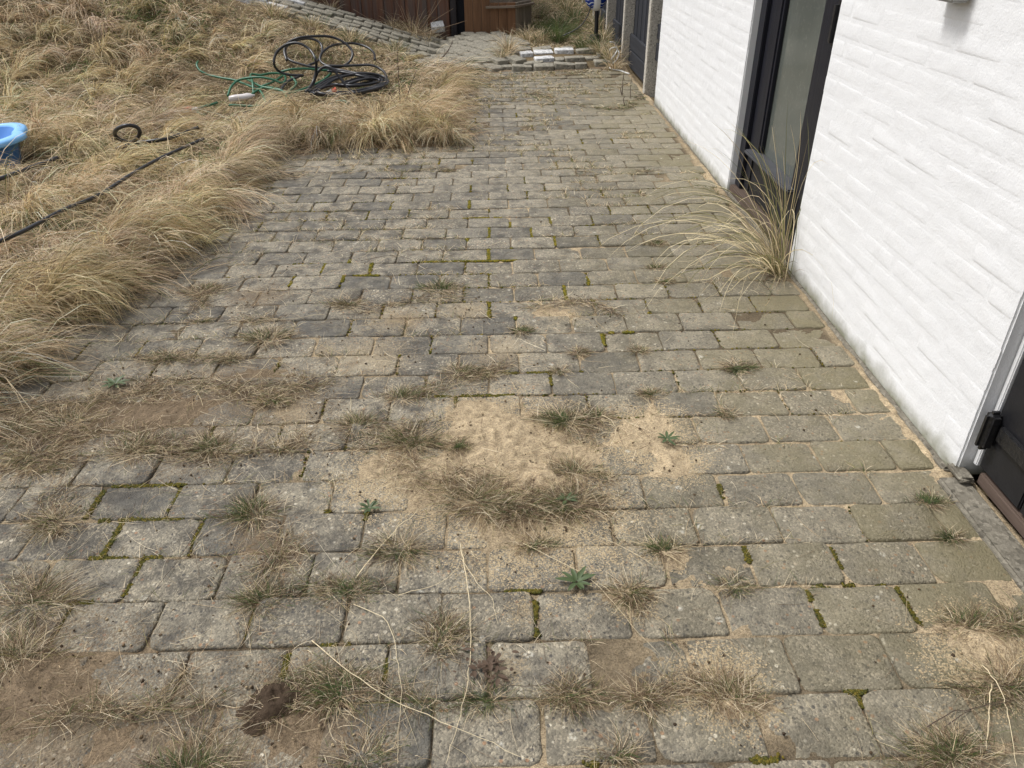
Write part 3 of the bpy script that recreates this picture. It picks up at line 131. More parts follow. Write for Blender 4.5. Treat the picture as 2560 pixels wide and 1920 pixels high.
def tube(paths,rad,k=8,n=8,taper=None,caps=True):
    V=[];F=[];T=[];o=0
    for P in paths:
        C=catmull(P,n) if n>1 else np.array(P,float); N=len(C)
        T_=np.gradient(C,axis=0); T_/=np.linalg.norm(T_,axis=1)[:,None]+1e-9
        ref=np.array([0,0,1.0]); 
        a=np.cross(T_,ref); bad=np.linalg.norm(a,axis=1)<.05
        a[bad]=np.cross(T_[bad],[1,0,0]); a/=np.linalg.norm(a,axis=1)[:,None]; b=np.cross(a,T_)
        r=np.full(N,rad) if taper is None else rad*np.interp(np.linspace(0,1,N),[0,1],taper)
        th=np.linspace(0,2*np.pi,k,endpoint=False)
        V.append((C[:,None]+r[:,None,None]*(np.cos(th)[None,:,None]*a[:,None]+np.sin(th)[None,:,None]*b[:,None])).reshape(-1,3))
        i=np.arange(N-1)[:,None]*k; j=np.arange(k)[None]; j2=(j+1)%k
        F.append((o+np.stack([i+j,i+j2,i+k+j2,i+k+j],-1)).reshape(-1,4))
        if caps:
            V.append(C[[0,-1]]); e=o+N*k
            jj=np.arange(k); T.append(np.stack([o+(jj+1)%k,o+jj,np.full(k,e)],1)); T.append(np.stack([o+(N-1)*k+jj,o+(N-1)*k+(jj+1)%k,np.full(k,e+1)],1)); o+=2
        o+=N*k
    fs=[np.vstack(F)]+([np.vstack(T)] if T else [])
    return np.vstack(V),fs
def smooth(P,off,it=3,n=8):
    C=catmull(P,n)+np.array([0,0,off])
    for _ in range(it):
        k=9; pad=np.vstack([np.repeat(C[:1],k//2,0),C,np.repeat(C[-1:],k//2,0)]); C2=np.stack([np.convolve(pad[:,j],np.ones(k)/k,'valid') for j in range(3)],1); C2[0]=C[0]; C2[-1]=C[-1]; C=C2
    return C
class Blades:
    def __init__(s): s.V=[];s.Q=[];s.T=[];s.C=[];s.n=0
    def add(s,root,az,L,e0,bend,width,colr,segs=4,floor=None,curl=None,power=1.3,xmax=None,tw=None):
        N=len(root); az=np.broadcast_to(az,N).astype(float).copy(); L=np.broadcast_to(L,N); e0=np.broadcast_to(e0,N); bend=np.broadcast_to(bend,N); width=np.broadcast_to(width,N)
        curl=np.zeros(N) if curl is None else curl
        tw=rng.uniform(-1.3,1.3,N) if tw is None else tw
        P=np.array(root,float); pts=[P.copy()]; dirs=[]
        for k in range(segs):
            t=(k+.5)/segs; e=e0-bend*t**power; a=az+curl*t
            d=np.stack([np.cos(e)*np.cos(a),np.cos(e)*np.sin(a),np.sin(e)],1)
            P=P+d*(L/segs)[:,None]
            if floor is not None:
                fl=floor(P[:,0],P[:,1])+.003+.012*((k*.37+np.arange(N)*.618)%1)*t
                P[:,2]=np.maximum(P[:,2],fl)
            if xmax is not None: P[:,0]=np.minimum(P[:,0],xmax(P))
            pts.append(P.copy()); dirs.append(a)
        wd=np.stack([-np.sin(az)*np.cos(tw),np.cos(az)*np.cos(tw),np.sin(tw)],1)
        rows=[]
        for k in range(segs):
            hw=width*.5*(1-.75*(k/segs)**1.6)*(.75 if k==0 else 1)
            rows.append(pts[k]-wd*hw[:,None]); rows.append(pts[k]+wd*hw[:,None])
        rows.append(pts[segs]); m=2*segs+1
        V=np.stack(rows,1).reshape(-1,3); b=s.n+np.arange(N)[:,None]*m
        q=[np.concatenate([b+2*k,b+2*k+1,b+2*k+3,b+2*k+2],1) for k in range(segs-1)]
        s.Q.append(np.vstack(q)); k=segs-1; s.T.append(np.concatenate([b+2*k,b+2*k+1,b+2*segs],1))
        s.V.append(V); colr=np.asarray(colr)
        s.C.append(np.repeat(colr,m,axis=0) if colr.ndim==2 else colr.reshape(-1,3)); s.n+=N*m
    def mesh(s,name): return npmesh(name,np.vstack(s.V),[np.vstack(s.Q),np.vstack(s.T)],np.vstack(s.C))
STRAW=np.array([(.80,.67,.465),(.70,.56,.365),(.86,.75,.55),(.60,.46,.285),(.74,.62,.40),(.50,.375,.235)])
OLIVE=np.array([(.22,.21,.075),(.16,.18,.06),(.28,.25,.10)])
GREEN=np.array([(.075,.12,.035),(.10,.15,.045),(.06,.09,.035),(.13,.17,.06)])
BROWN=np.array([(.20,.135,.085),(.26,.185,.12),(.15,.10,.065)])
def pick(N,g,br=.1,ol=.12):
    u=rng.random(N); i=rng.integers(0,100,N)
    c=STRAW[i%6].copy(); m=u<g; c[m]=GREEN[i[m]%4]; m=(u>=g)&(u<g+ol); c[m]=OLIVE[i[m]%3]; m=(u>=g+ol)&(u<g+ol+br); c[m]=BROWN[i[m]%3]
    return c*rng.uniform(.62,1.28,N)[:,None]

# ------------------------------------------------------------------ materials
class Mat:
    def __init__(s,name,rough=.7,spec=.3):
        s.m=bpy.data.materials.new(name); s.m.use_nodes=True; s.t=s.m.node_tree; s.b=s.t.nodes['Principled BSDF']; s.o=s.t.nodes['Material Output']
        s.b.inputs['Roughness'].default_value=rough; s.b.inputs['Specular IOR Level'].default_value=spec; s._p=None
    def n(s,t,**kw):
        nd=s.t.nodes.new('ShaderNode'+t)
        for k,v in kw.items(): setattr(nd,k,v)
        return nd
    def l(s,a,b): s.t.links.new(a,b)
    def setv(s,sock,v):
        if hasattr(v,'node'): s.l(v,sock)
        else:
            if isinstance(v,(tuple,list)) and len(v)==3 and sock.type=='RGBA': v=(*v,1)
            sock.default_value=v
    def pos(s):
        if s._p is None: s._p=s.n('NewGeometry').outputs['Position']
        return s._p
    def obj(s): return s.n('TexCoord').outputs['Object']
    def scale(s,v,k):
        nd=s.n('VectorMath',operation='MULTIPLY'); s.setv(nd.inputs[0],v); nd.inputs[1].default_value=k if isinstance(k,tuple) else (k,k,k); return nd.outputs[0]
    def noise(s,v,sc,det=3,rough=.55,off=None):
        nd=s.n('TexNoise'); 
        if off is not None:
            a=s.n('VectorMath',operation='ADD'); s.setv(a.inputs[0],v); s.setv(a.inputs[1],off); v=a.outputs[0]
        s.l(v,nd.inputs['Vector']); nd.inputs['Scale'].default_value=sc; nd.inputs['Detail'].default_value=det; nd.inputs['Roughness'].default_value=rough; return nd.outputs['Fac']
    def vor(s,v,sc,feat='F1',out='Distance'):
        nd=s.n('TexVoronoi',feature=feat); s.l(v,nd.inputs['Vector']); nd.inputs['Scale'].default_value=sc; return nd.outputs[out]
    def ramp(s,f,stops,interp='LINEAR'):
        nd=s.n('ValToRGB'); cr=nd.color_ramp; cr.interpolation=interp
        while len(cr.elements)<len(stops): cr.elements.new(.5)
        for e,(p,c) in zip(cr.elements,stops): e.position=p; e.color=(c,c,c,1) if not isinstance(c,tuple) else (*c,1)
        s.l(f,nd.inputs[0]); return nd.outputs[0]
    def mix(s,f,a,b,mode='MIX'):
        nd=s.n('Mix',data_type='RGBA',blend_type=mode); s.setv(nd.inputs[0],f); s.setv(nd.inputs[6],a); s.setv(nd.inputs[7],b); return nd.outputs[2]
    def math(s,op,a,b=0.0,c=0.0,clamp=False):
        nd=s.n('Math',operation=op); nd.use_clamp=clamp; s.setv(nd.inputs[0],a); s.setv(nd.inputs[1],b)
        if op in('MULTIPLY_ADD','SMOOTH_MIN'): s.setv(nd.inputs[2],c)
        return nd.outputs[0]
    def sep(s,v):
        nd=s.n('SeparateXYZ'); s.l(v,nd.inputs[0]); return nd.outputs
    def bump(s,h,dist,strength=1.0,prev=None):
        nd=s.n('Bump'); nd.inputs['Distance'].default_value=dist; nd.inputs['Strength'].default_value=strength; s.l(h,nd.inputs['Height'])
        if prev is not None: s.l(prev,nd.inputs['Normal'])
        return nd.outputs[0]
    def rand(s):
        a=s.n('ObjectInfo').outputs['Random']; b=s.n('NewGeometry').outputs['Random Per Island']
        return s.math('FRACT',s.math('ADD',a,b))
    def done(s,colr=None,nrm=None,rough=None):
        if colr is not None: s.setv(s.b.inputs['Base Color'],colr)
        if nrm is not None: s.l(nrm,s.b.inputs['Normal'])
        if rough is not None: s.setv(s.b.inputs['Roughness'],rough)
        return s.m
def grass_mat(name,tr=.35):
    M=Mat(name,.55,.25); a=M.n('Attribute',attribute_name='Col').outputs['Color']
    M.setv(M.b.inputs['Base Color'],a)
    t=M.n('BsdfTranslucent'); M.l(a,t.inputs['Color']); x=M.n('MixShader'); x.inputs[0].default_value=tr
    M.l(M.b.outputs[0],x.inputs[1]); M.l(t.outputs[0],x.inputs[2]); M.l(x.outputs[0],M.o.inputs['Surface']); return M.m
def flat(name,c,rough=.6,spec=.3,var=.15,sc=30,bump=0,bsc=80):
    M=Mat(name,rough,spec); p=M.obj(); n=M.noise(p,sc,4)
    cc=M.mix(n,tuple(x*(1-var) for x in c),tuple(min(1,x*(1+var)) for x in c))
    return M.done(cc,M.bump(M.noise(p,bsc,3),bump) if bump else None)
def wood_mat(name,a,b,axis='z',gray=None,rough=.7):
    M=Mat(name,rough,.25); p=M.obj(); r=M.rand()
    k={'z':(1,1,.06),'y':(1,.06,1),'x':(.06,1,1)}[axis]
    cmb=M.n('CombineXYZ'); M.l(M.math('MULTIPLY',r,37.0),cmb.inputs[0]); M.l(M.math('MULTIPLY',r,91.0),cmb.inputs[1])
    v=M.scale(p,k); g=M.noise(v,70,5,.65,cmb.outputs[0]); g2=M.noise(v,18,3,.5,cmb.outputs[0])
    c=M.mix(M.ramp(g,[(.35,0),(.68,1)]),a,b)
    c=M.mix(M.ramp(g2,[(.4,0),(.75,.6)]),c,tuple(x*.55 for x in a))
    c=M.mix(M.math('MULTIPLY',r,.55),c,tuple(x*.45 for x in b))
    if gray: c=M.mix(M.ramp(M.noise(v,9,3,.6,cmb.outputs[0]),[(.45,0),(.6,.8)]),c,gray)
    return M.done(c,M.bump(g,.0015))

# concrete pavers: exposed aggregate, algae, black crust, sand dust
def paver_mat():
    M=Mat('paver_concrete',.82,.35); p=M.pos(); r=M.rand()
    cmb=M.n('CombineXYZ'); M.l(M.math('MULTIPLY',r,53.0),cmb.inputs[2]); M.l(M.math('MULTIPLY',r,17.0),cmb.inputs[0])
    ad=M.n('VectorMath',operation='ADD'); M.l(p,ad.inputs[0]); M.l(cmb.outputs[0],ad.inputs[1]); q=ad.outputs[0]
    base=M.ramp(r,[(0,(.195,.178,.142)),(.3,(.255,.234,.190)),(.6,(.29,.268,.222)),(.85,(.225,.208,.172)),(1,(.155,.145,.125))])
    blot=M.noise(q,22,5,.7)
    c=M.mix(M.ramp(blot,[(.30,.65),(.58,0)]),base,(.11,.10,.085),'MIX')
    # fine grain
    cell=M.n('TexVoronoi'); M.l(q,cell.inputs['Vector']); cell.inputs['Scale'].default_value=210
    sp=M.sep(cell.outputs['Color'])
    c=M.mix(M.ramp(sp[0],[(0,.6),(.30,0),(1,0)]),c,(.08,.075,.068))
    c=M.mix(M.ramp(sp[1],[(.0,0),(.6,0),(.92,.62)]),c,(.46,.41,.33))
    # coarse pebbles
    cl=M.n('TexVoronoi'); M.l(q,cl.inputs['Vector']); cl.inputs['Scale'].default_value=85
    s2=M.sep(cl.outputs['Color']); near=M.ramp(cl.outputs['Distance'],[(.28,1),(.42,0)])
    c=M.mix(M.math('MULTIPLY',near,M.ramp(s2[0],[(.80,0),(.82,.8)])),c,(.055,.055,.062))
    c=M.mix(M.math('MULTIPLY',near,M.ramp(s2[1],[(.93,0),(.95,.8)])),c,(.36,.215,.13))
    c=M.mix(M.math('MULTIPLY',near,M.ramp(s2[2],[(.94,0),(.96,.85)])),c,(.62,.58,.5))
    xyz=M.sep(p)
    r4=M.math('FRACT',M.math('MULTIPLY',r,13.7)); wd_=M.ramp(M.math('MULTIPLY_ADD',xyz[0],-.6,.45,clamp=True),[(0,0),(.5,.8),(1,1)])
    c=M.mix(M.math('MULTIPLY',M.math('MULTIPLY',M.ramp(r4,[(.60,0),(.92,.9)]),M.ramp(M.noise(q,16,4,.65),[(.34,.15),(.58,.85)])),wd_),c,(.075,.076,.076))
    # black crust, stronger on the left
    wl=M.ramp(M.math('MULTIPLY_ADD',xyz[0],-.42,.30,clamp=True),[(0,.10),(.4,.75),(1,1)])
    crust=M.math('MULTIPLY',M.ramp(M.noise(q,13,4,.65),[(.44,0),(.66,.88)]),wl)
    c=M.mix(crust,c,(.058,.054,.05))
    # algae towards the house wall
    wr=M.ramp(M.math('MULTIPLY_ADD',xyz[0],.9,.55,clamp=True),[(0,0),(.5,.35),(1,1)])
    rr3=M.math('FRACT',M.math('MULTIPLY',r,7.31)); alg=M.math('MULTIPLY',M.ramp(M.math('ADD',M.noise(p,7,4,.6),M.math('MULTIPLY_ADD',rr3,.34,-.17)),[(.42,0),(.66,.68)]),wr)
    c=M.mix(alg,c,M.mix(M.noise(q,60,3),(.115,.10,.045),(.19,.165,.08)))
    c=M.mix(M.math('MULTIPLY',wr,.45),c,(.19,.17,.115))
    # wind-blown sand and soil lying as a thinning film of grains round the drifts
    g2=M.n('TexVoronoi'); M.l(p,g2.inputs['Vector']); g2.inputs['Scale'].default_value=300; gs=M.sep(g2.outputs['Color'])
    nz=M.math('MULTIPLY_ADD',M.noise(p,14,5,.75),1.7,-.85)
    for kd,amt,ca,cb in ((1,.62,(.10,.072,.045),(.235,.175,.11)),(2,.42,(.26,.205,.13),(.48,.385,.255)),(0,.82,(.28,.22,.14),(.52,.42,.28))):
        cur=None
        for (x,y,r_,h,k_) in DATA['sand']:
            if (2 if (k_==0 and h<.013) else k_)!=kd: continue
            dv=M.n('VectorMath',operation='DISTANCE'); M.l(p,dv.inputs[0]); dv.inputs[1].default_value=(x,y,0)
            q_=M.math('DIVIDE',dv.outputs['Value'],r_*1.25*min(1,max(.5,h/.018))); cur=q_ if cur is None else M.math('MINIMUM',cur,q_)
        f=M.math('SUBTRACT',1.25,M.math('ADD',cur,nz))            # >1 covered, <0 clean
        f=M.math('MULTIPLY_ADD',f,.95,0.0,clamp=True)
        grain=M.ramp(M.math('SUBTRACT',f,gs[kd%2]),[(0,0),(.06,1)])
        c=M.mix(M.math('MULTIPLY',grain,amt),c,M.mix(gs[2],ca,cb))
    # pale lichen spots
    c=M.mix(M.math('MULTIPLY',M.ramp(M.vor(q,9),[(.06,1),(.10,0)]),M.ramp(M.noise(q,120,2),[(.4,.0),(.6,.7)])),c,(.58,.57,.53))
    c=M.mix(1.0,c,(1.03,1.0,.91),'MULTIPLY')
    h1=M.math('MULTIPLY_ADD',cell.outputs['Distance'],-1.0,1.0)
    n1=M.bump(M.noise(q,95,5,.75),.006,.9); n2=M.bump(h1,.002,.9,n1)
    rg=M.ramp(M.noise(q,30,3),[(.3,.5),(.7,.8)])
    return M.done(c,n2,rg)
PAVER=paver_mat()
def sand_mat():
    M=Mat('sand_soil',.95,.1); p=M.pos(); a=M.n('Attribute',attribute_name='Col').outputs['Color']
    cell=M.n('TexVoronoi'); M.l(p,cell.inputs['Vector']); cell.inputs['Scale'].default_value=330
    v=M.sep(cell.outputs['Color'])[0]
    c=M.mix(1.0,a,M.ramp(v,[(0,(.62,.6,.56)),(.5,(1,1,1)),(1,(1.25,1.22,1.15))]),'MULTIPLY')
    c=M.mix(M.ramp(M.noise(p,40,5,.7),[(.35,.35),(.6,0)]),c,(.10,.075,.05))
    n=M.bump(M.noise(p,120,4,.75),.006,.9); n=M.bump(cell.outputs['Distance'],.002,.6,n)
    return M.done(c,n)
SAND=sand_mat()
def soil_mat():
    M=Mat('lawn_soil',.95,.1); p=M.pos(); n=M.noise(p,7,6,.7); n2=M.noise(p,60,4,.7)
    c=M.mix(M.ramp(n,[(.35,0),(.65,1)]),(.085,.065,.04),(.17,.125,.07)); c=M.mix(M.ramp(n2,[(.45,0),(.7,.8)]),c,(.30,.23,.13))
    return M.done(c,M.bump(n2,.02))
SOIL=soil_mat()
def white_mat():
    M=Mat('white_wall_paint',.7,.25); p=M.pos(); z=M.sep(p)[2]
    n=M.noise(p,3,4,.6)
    c=M.mix(n,(.74,.745,.75),(.785,.79,.795))
    # splash-back dirt and algae at the foot, ragged upper edge
    e=M.math('ADD',z,M.math('MULTIPLY',M.math('SUBTRACT',M.noise(p,11,5,.65),.5),.10))
    c=M.mix(M.ramp(e,[(.0,.9),(.022,.6),(.07,0)]),c,M.mix(M.noise(p,45,4,.7),(.085,.095,.04),(.27,.26,.17)))
    c=M.mix(M.ramp(M.noise(p,1.7,4,.7),[(.55,0),(.8,.12)]),c,(.62,.58,.50))
    b=M.bump(M.noise(p,7,3,.5),.006,.7); b=M.bump(M.noise(p,20,4,.6),.003,.7,b); b=M.bump(M.noise(p,150,4,.65),.0014,.9,b)
    return M.done(c,b)
WHITE=white_mat()
def concrete_mat(name,c0,c1,sc=120,bd=.003):
    M=Mat(name,.85,.3); p=M.obj(); v=M.n('TexVoronoi'); M.l(p,v.inputs['Vector']); v.inputs['Scale'].default_value=sc
    s_=M.sep(v.outputs['Color']); c=M.mix(M.noise(p,14,4,.65),c0,c1); c=M.mix(M.ramp(s_[0],[(.55,0),(1,.6)]),c,tuple(min(1,x*1.5) for x in c1)); c=M.mix(M.ramp(s_[1],[(.75,0),(1,.7)]),c,tuple(x*.4 for x in c0))
    return M.done(c,M.bump(M.noise(p,sc*.8,4,.7),bd))
CONC=concrete_mat('post_concrete',(.36,.335,.29),(.52,.49,.43))
PLINTH=concrete_mat('plinth_concrete',(.14,.125,.095),(.22,.20,.16),90,.008)
PATHM=concrete_mat('path_paver_concrete',(.18,.165,.13),(.27,.25,.20),70,.003)
PALE=concrete_mat('pale_paver_concrete',(.42,.42,.41),(.60,.60,.59),70,.003)
NAVY=wood_mat('navy_black_paint',(.012,.013,.019),(.022,.023,.032),'z',None,.42)
FENCEW=wood_mat('fence_dark_stain',(.022,.024,.031),(.045,.048,.058),'z',None,.75)
FENCEH=wood_mat('fence_rail_dark_stain',(.024,.026,.033),(.05,.053,.062),'y',None,.75)
SHEDW=wood_mat('shed_brown_boards',(.12,.055,.036),(.22,.115,.072),'z',(.12,.10,.09))
ORANGE=wood_mat('orange_brown_boards',(.17,.085,.042),(.28,.15,.078),'z')
GREYW=wood_mat('weathered_grey_boards',(.24,.195,.145),(.40,.335,.26),'z')
THRESH=wood_mat('threshold_brown',(.09,.062,.048),(.17,.125,.10),'y')
BLACKW=flat('door_black_paint',(.013,.013,.015),.45,.4,.3,20,.001,60)
METALB=flat('black_tarred_metal',(.012,.012,.013),.35,.5,.4,60,.004,70)
GRASS=grass_mat('dry_grass'); 
def glass_mat():
    M=Mat('door_glass',.12,.5); p=M.pos(); z=M.sep(p)[2]
    n=M.noise(M.scale(p,(1,1,.4)),5,4,.6); c=M.mix(n,(.075,.085,.076),(.125,.135,.12))
    c=M.mix(M.ramp(M.noise(p,40,4,.7),[(.55,0),(.8,.25)]),c,(.3,.3,.27))
    return M.done(c,None,M.ramp(M.noise(p,8,3),[(.3,.04),(.7,.16)]))
GLASS=glass_mat()

# ------------------------------------------------------------------ ground
def axis(a,b,c,d,fine,coarse):
    return np.concatenate([np.linspace(a,b,coarse,endpoint=False),np.arange(b,c,fine),np.linspace(c,d,coarse)])
gx=axis(-60,-8,1.2,60,.06,14); gy=axis(-30,-1,11,70,.06,14)
GX,GY=np.meshgrid(gx,gy); GZ=ground_h(GX,GY)
nx,ny=len(gx),len(gy); idx=np.arange(nx*ny).reshape(ny,nx)
F=np.stack([idx[:-1,:-1],idx[:-1,1:],idx[1:,1:],idx[1:,:-1]],-1).reshape(-1,4)
tag(link('ground',npmesh('ground',np.c_[GX.ravel(),GY.ravel(),GZ.ravel()],F,None,True),SOIL),kind='structure')

# ------------------------------------------------------------------ patio pavers
CP,RP=.2135,.14219
WX=lambda Y: .556+.0128*(Y-.67)
def paver_mesh(name,L,W,hgt=.06,k=5,seed=0):
    rr=random.Random(seed); hx,hy=L/2,W/2; pts=[]
    rad=[rr.uniform(.006,.018) if rr.random()<.8 else rr.uniform(.02,.034) for _ in range(4)]
    for ci,(sx,sy,a0) in enumerate([(1,1,0),(-1,1,90),(-1,-1,180),(1,-1,270)]):
        r_=rad[ci]; cx,cy=sx*(hx-r_),sy*(hy-r_)
        for j in range(3): a=R(a0+j*45); pts.append((cx+r_*math.cos(a),cy+r_*math.sin(a)))
        nx_,ny_=[(-1,1),(-1,-1),(1,-1),(1,1)][ci]
        # mid-edge points towards next corner
        nxt=[(-hx+.03,hy),(-hx,-hy+.03),(hx-.03,-hy),(hx,hy-.03)][ci]; cur=pts[-1]
        for t in (.33,.66): pts.append((cur[0]+(nxt[0]-cur[0])*t+rr.gauss(0,.0012),cur[1]+(nxt[1]-cur[1])*t+rr.gauss(0,.0012)))
    n=len(pts); V=[];
    for (inset,z) in ((.007,0),(.0022,-.0014),(0,-.0065),(0,-hgt)):
        for (x,y) in pts:
            d=math.hypot(x,y); f=1-inset/max(d,.03); V.append((x*f+rr.gauss(0,.0006),y*f+rr.gauss(0,.0006),z+(rr.gauss(0,.0007) if z>-.02 else 0)))
    V.append((0,0,.0012)); F4=[];F3=[]
    for r_ in range(3):
        for i in range(n): j=(i+1)%n; F4.append((r_*n+i,(r_+1)*n+i,(r_+1)*n+j,r_*n+j))
    for i in range(n): F3.append((i,(i+1)%n,4*n))
    return np.array(V),np.array(F4),np.array(F3)
patio=tag(empty('patio',(-.8,2.5,0)),kind='structure')
GAP=.0045
variants=[paver_mesh('paver',CP-GAP,RP-GAP,seed=i) for i in range(9)]
vm=[npmesh('paver',v,[a,b],None,True) for v,a,b in variants]
plist=[]
for k in range(-5,51):
    Y=(k+.5)*RP; off=0 if k%2 else .5
    xr=WX(Y)-.024
    xl=-2.75 if Y<4.42 else -1.35
    j=math.floor((xl/CP)-off)
    while True:
        x0=(j+off)*CP; x1=x0+CP; j+=1
        if x1<xl: continue
        if x0>xr-.05: break
        cut=x1>xr
        plist.append((min(x1,xr) if cut else x1,x0,Y,cut))
info=[]
for (x1,x0,Y,cut) in plist:
    xc=(x0+x1)/2; px,py,pz=proj((xc,Y,0)); vis=(-60<px[0]<2620) and (-60<py[0]<1990) and lawn_d(xc,Y)<.06
    info.append((pz[0] if vis else 1e3,xc,x1-x0,Y,cut))
info.sort(key=lambda t:t[0])
restV=[];rest4=[];rest3=[];o=0
for i,(dep,xc,L,Y,cut) in enumerate(info):
    z=float(und(xc,Y))+random.gauss(0,.0022); tx,ty=random.gauss(0,.011),random.gauss(0,.009); rz=random.gauss(0,.006)+(math.pi if random.random()<.5 else 0)
    vi=random.randrange(9); jx,jy=random.gauss(0,.0014),random.gauss(0,.0012)
    s=(L-GAP)/(CP-GAP)
    if i<300 and dep<900:
        ob=link('paver',vm[vi],PAVER,patio); ob.location=(xc+jx+.8,Y+jy-2.5,z); ob.rotation_euler=(tx,ty,rz)
        if cut: ob.scale=(s,1,1)
    else:
        v,a,b=variants[vi]; Mx=np.array(Matrix.Rotation(rz,3,'Z')@Matrix.Rotation(tx,3,'X')@Matrix.Rotation(ty,3,'Y'))
        vv=(v*np.array([s,1,1]))@Mx.T+np.array([xc+jx+.8,Y+jy-2.5,z]); restV.append(vv); rest4.append(a+o); rest3.append(b+o); o+=len(vv)
tag(link('paver_field',npmesh('paver_field',np.vstack(restV),[np.vstack(rest4),np.vstack(rest3)],None,True),PAVER,patio),kind='stuff')

# sand and soil lying in joints and drifts (height field)
JOB=[]
for (ylo,yhi,st) in ((-.75,2.5,.0075),(2.49,7.2,.0145)):
    sx=np.arange(-2.7,.64,st); sy=np.arange(ylo,yhi,st)
    SX,SY=np.meshgrid(sx,sy); U=und(SX,SY)
    fn=fbm(SX,SY,55,41,2); fm=fbm(SX,SY,8,43,4); fl_=fbm(SX,SY,1.6,47,2)
    right=sstep(SX,-1.1,-.2)
    H=-.0075+.008*(fm-.40)+.003*(fn-.5)+.0015*right
    wsand=np.zeros_like(H); wsoil=np.zeros_like(H)
    for (x,y,r,h,kd) in DATA['sand']:
        g=np.exp(-(((SX-x)/1.15)**2+(SY-y)**2)/(r*.80)**2)
        am=np.clip(1.25*g-.62*(1-fm)*(.6+.8*fn),0,1)
        H+=h*((.58 if h>=.013 else .12) if kd==0 else .34)*am*(.5+1.0*fn)
        (wsand if kd==0 else wsoil)[...]+=g
    we=np.exp(-((SX-WX(SY)+.022)/.016)**2)*(.2+.9*fm); H+=.008*we; wsand+=we*.8
    ed=np.clip(1-(-lawn_d(SX,SY))/.13,0,1.2); H+=.012*ed*(.2+1.2*fm); wsoil+=ed*.9
    H+=U
    tot=wsand+wsoil+.35; c_s=np.array([.50,.40,.265]); c_o=np.array([.20,.15,.10]); c_j=np.array([.125,.10,.068])
    jm=np.clip((fl_-.48)*4-.25+right*.55,0,1)[...,None]; cj=c_j*(1-jm*.8)+c_s*(jm*.8)
    CC=(wsand[...,None]*c_s+wsoil[...,None]*c_o+.35*cj)/tot[...,None]
    CC=CC*(.72+.55*fn)[...,None]
    nx,ny=len(sx),len(sy); idx=np.arange(nx*ny).reshape(ny,nx)
    F=np.stack([idx[:-1,:-1],idx[:-1,1:],idx[1:,1:],idx[1:,:-1]],-1)
    keep=((lawn_d(SX,SY)<.12)&(SX<WX(SY)+.05))[:-1,:-1]; F=F[keep]
    px,py,pz=proj(np.c_[SX.ravel(),SY.ravel(),H.ravel()]); vis=(px>-150)&(px<2700)&(py<2050); F=F[vis[F[:,0]]]
    used,inv=np.unique(F,return_inverse=True); JOB.append((np.c_[SX.ravel(),SY.ravel(),H.ravel()][used],inv.reshape(F.shape),CC.reshape(-1,3)[used]))
VV=np.vstack([j[0] for j in JOB]); FF=np.vstack([JOB[0][1],JOB[1][1]+len(JOB[0][0])])
tag(link('sand',npmesh('sand',VV,FF,np.vstack([j[2] for j in JOB]),True),SAND),'loose tan sand and dark soil filling joints and drifting over the pavers','sand',kind='stuff')
def top(x,y):
    """walkable patio surface height"""
    x=np.asarray(x,float); y=np.asarray(y,float)
    h=und(x,y)+.0005
    for (a,b,r,hh,kd) in DATA['sand']: h=h+hh*.35*np.exp(-(((x-a)/1.15)**2+(y-b)**2)/(r*.72)**2)*(h>-9)
    return h
def floor_any(x,y): return np.where(lawn_d(x,y)>0,ground_h(x,y),und(x,y))
# bed under the pavers
bed=npmesh('patio_bed',np.array([(-2.8,-1.2,-.03),(.62,-1.2,-.03),(.7,7.2,-.03),(-2.8,7.2,-.03)]),np.array([[0,1,2,3]]))
tag(link('patio_bed',bed,SOIL),kind='structure')

# moss cushions in joints
def ico(sub=1):
    bm=bmesh.new(); bmesh.ops.create_icosphere(bm,subdivisions=sub,radius=1); V=np.array([v.co[:] for v in bm.verts]); Fc=np.array([[v.index for v in f.verts] for f in bm.faces]); bm.free(); return V,Fc
IV,IF=ico(1)
def blobs(P,r,sq,cols,jit=.18):
    N=len(P); J=1+rng.normal(0,jit,(N,len(IV),1)); V=P[:,None]+IV[None]*J*r[:,None,None]*np.stack([np.ones(N),np.ones(N),sq],1)[:,None]
    Fc=(np.arange(N)[:,None,None]*len(IV)+IF[None]).reshape(-1,3); return V.reshape(-1,3),Fc,np.repeat(cols,len(IV),0)
mp=[]
for L in DATA['moss']:
    for a,b in zip(L[:-1],L[1:]):
        a=np.array(a);b=np.array(b); ln=np.linalg.norm(b-a); n=int(ln*2600)+20; t=rng.random(n)[:,None]
        p=a+(b-a)*t; 
        # settle on the nearest joint line
        kk=np.round(p[:,1]/RP); along=abs(b[0]-a[0])>abs(b[1]-a[1])
        if along: p[:,1]=kk*RP+rng.normal(0,.0034,n)
        else:
            kr=np.floor(p[:,1]/RP); of=np.where(kr%2==1,0,.5); p[:,0]=(np.round(p[:,0]/CP-of)+of)*CP+rng.normal(0,.0032,n)
        wv=fbm(p[:,0],p[:,1],30,61,2); p=p[wv>.34]; mp.append(p)
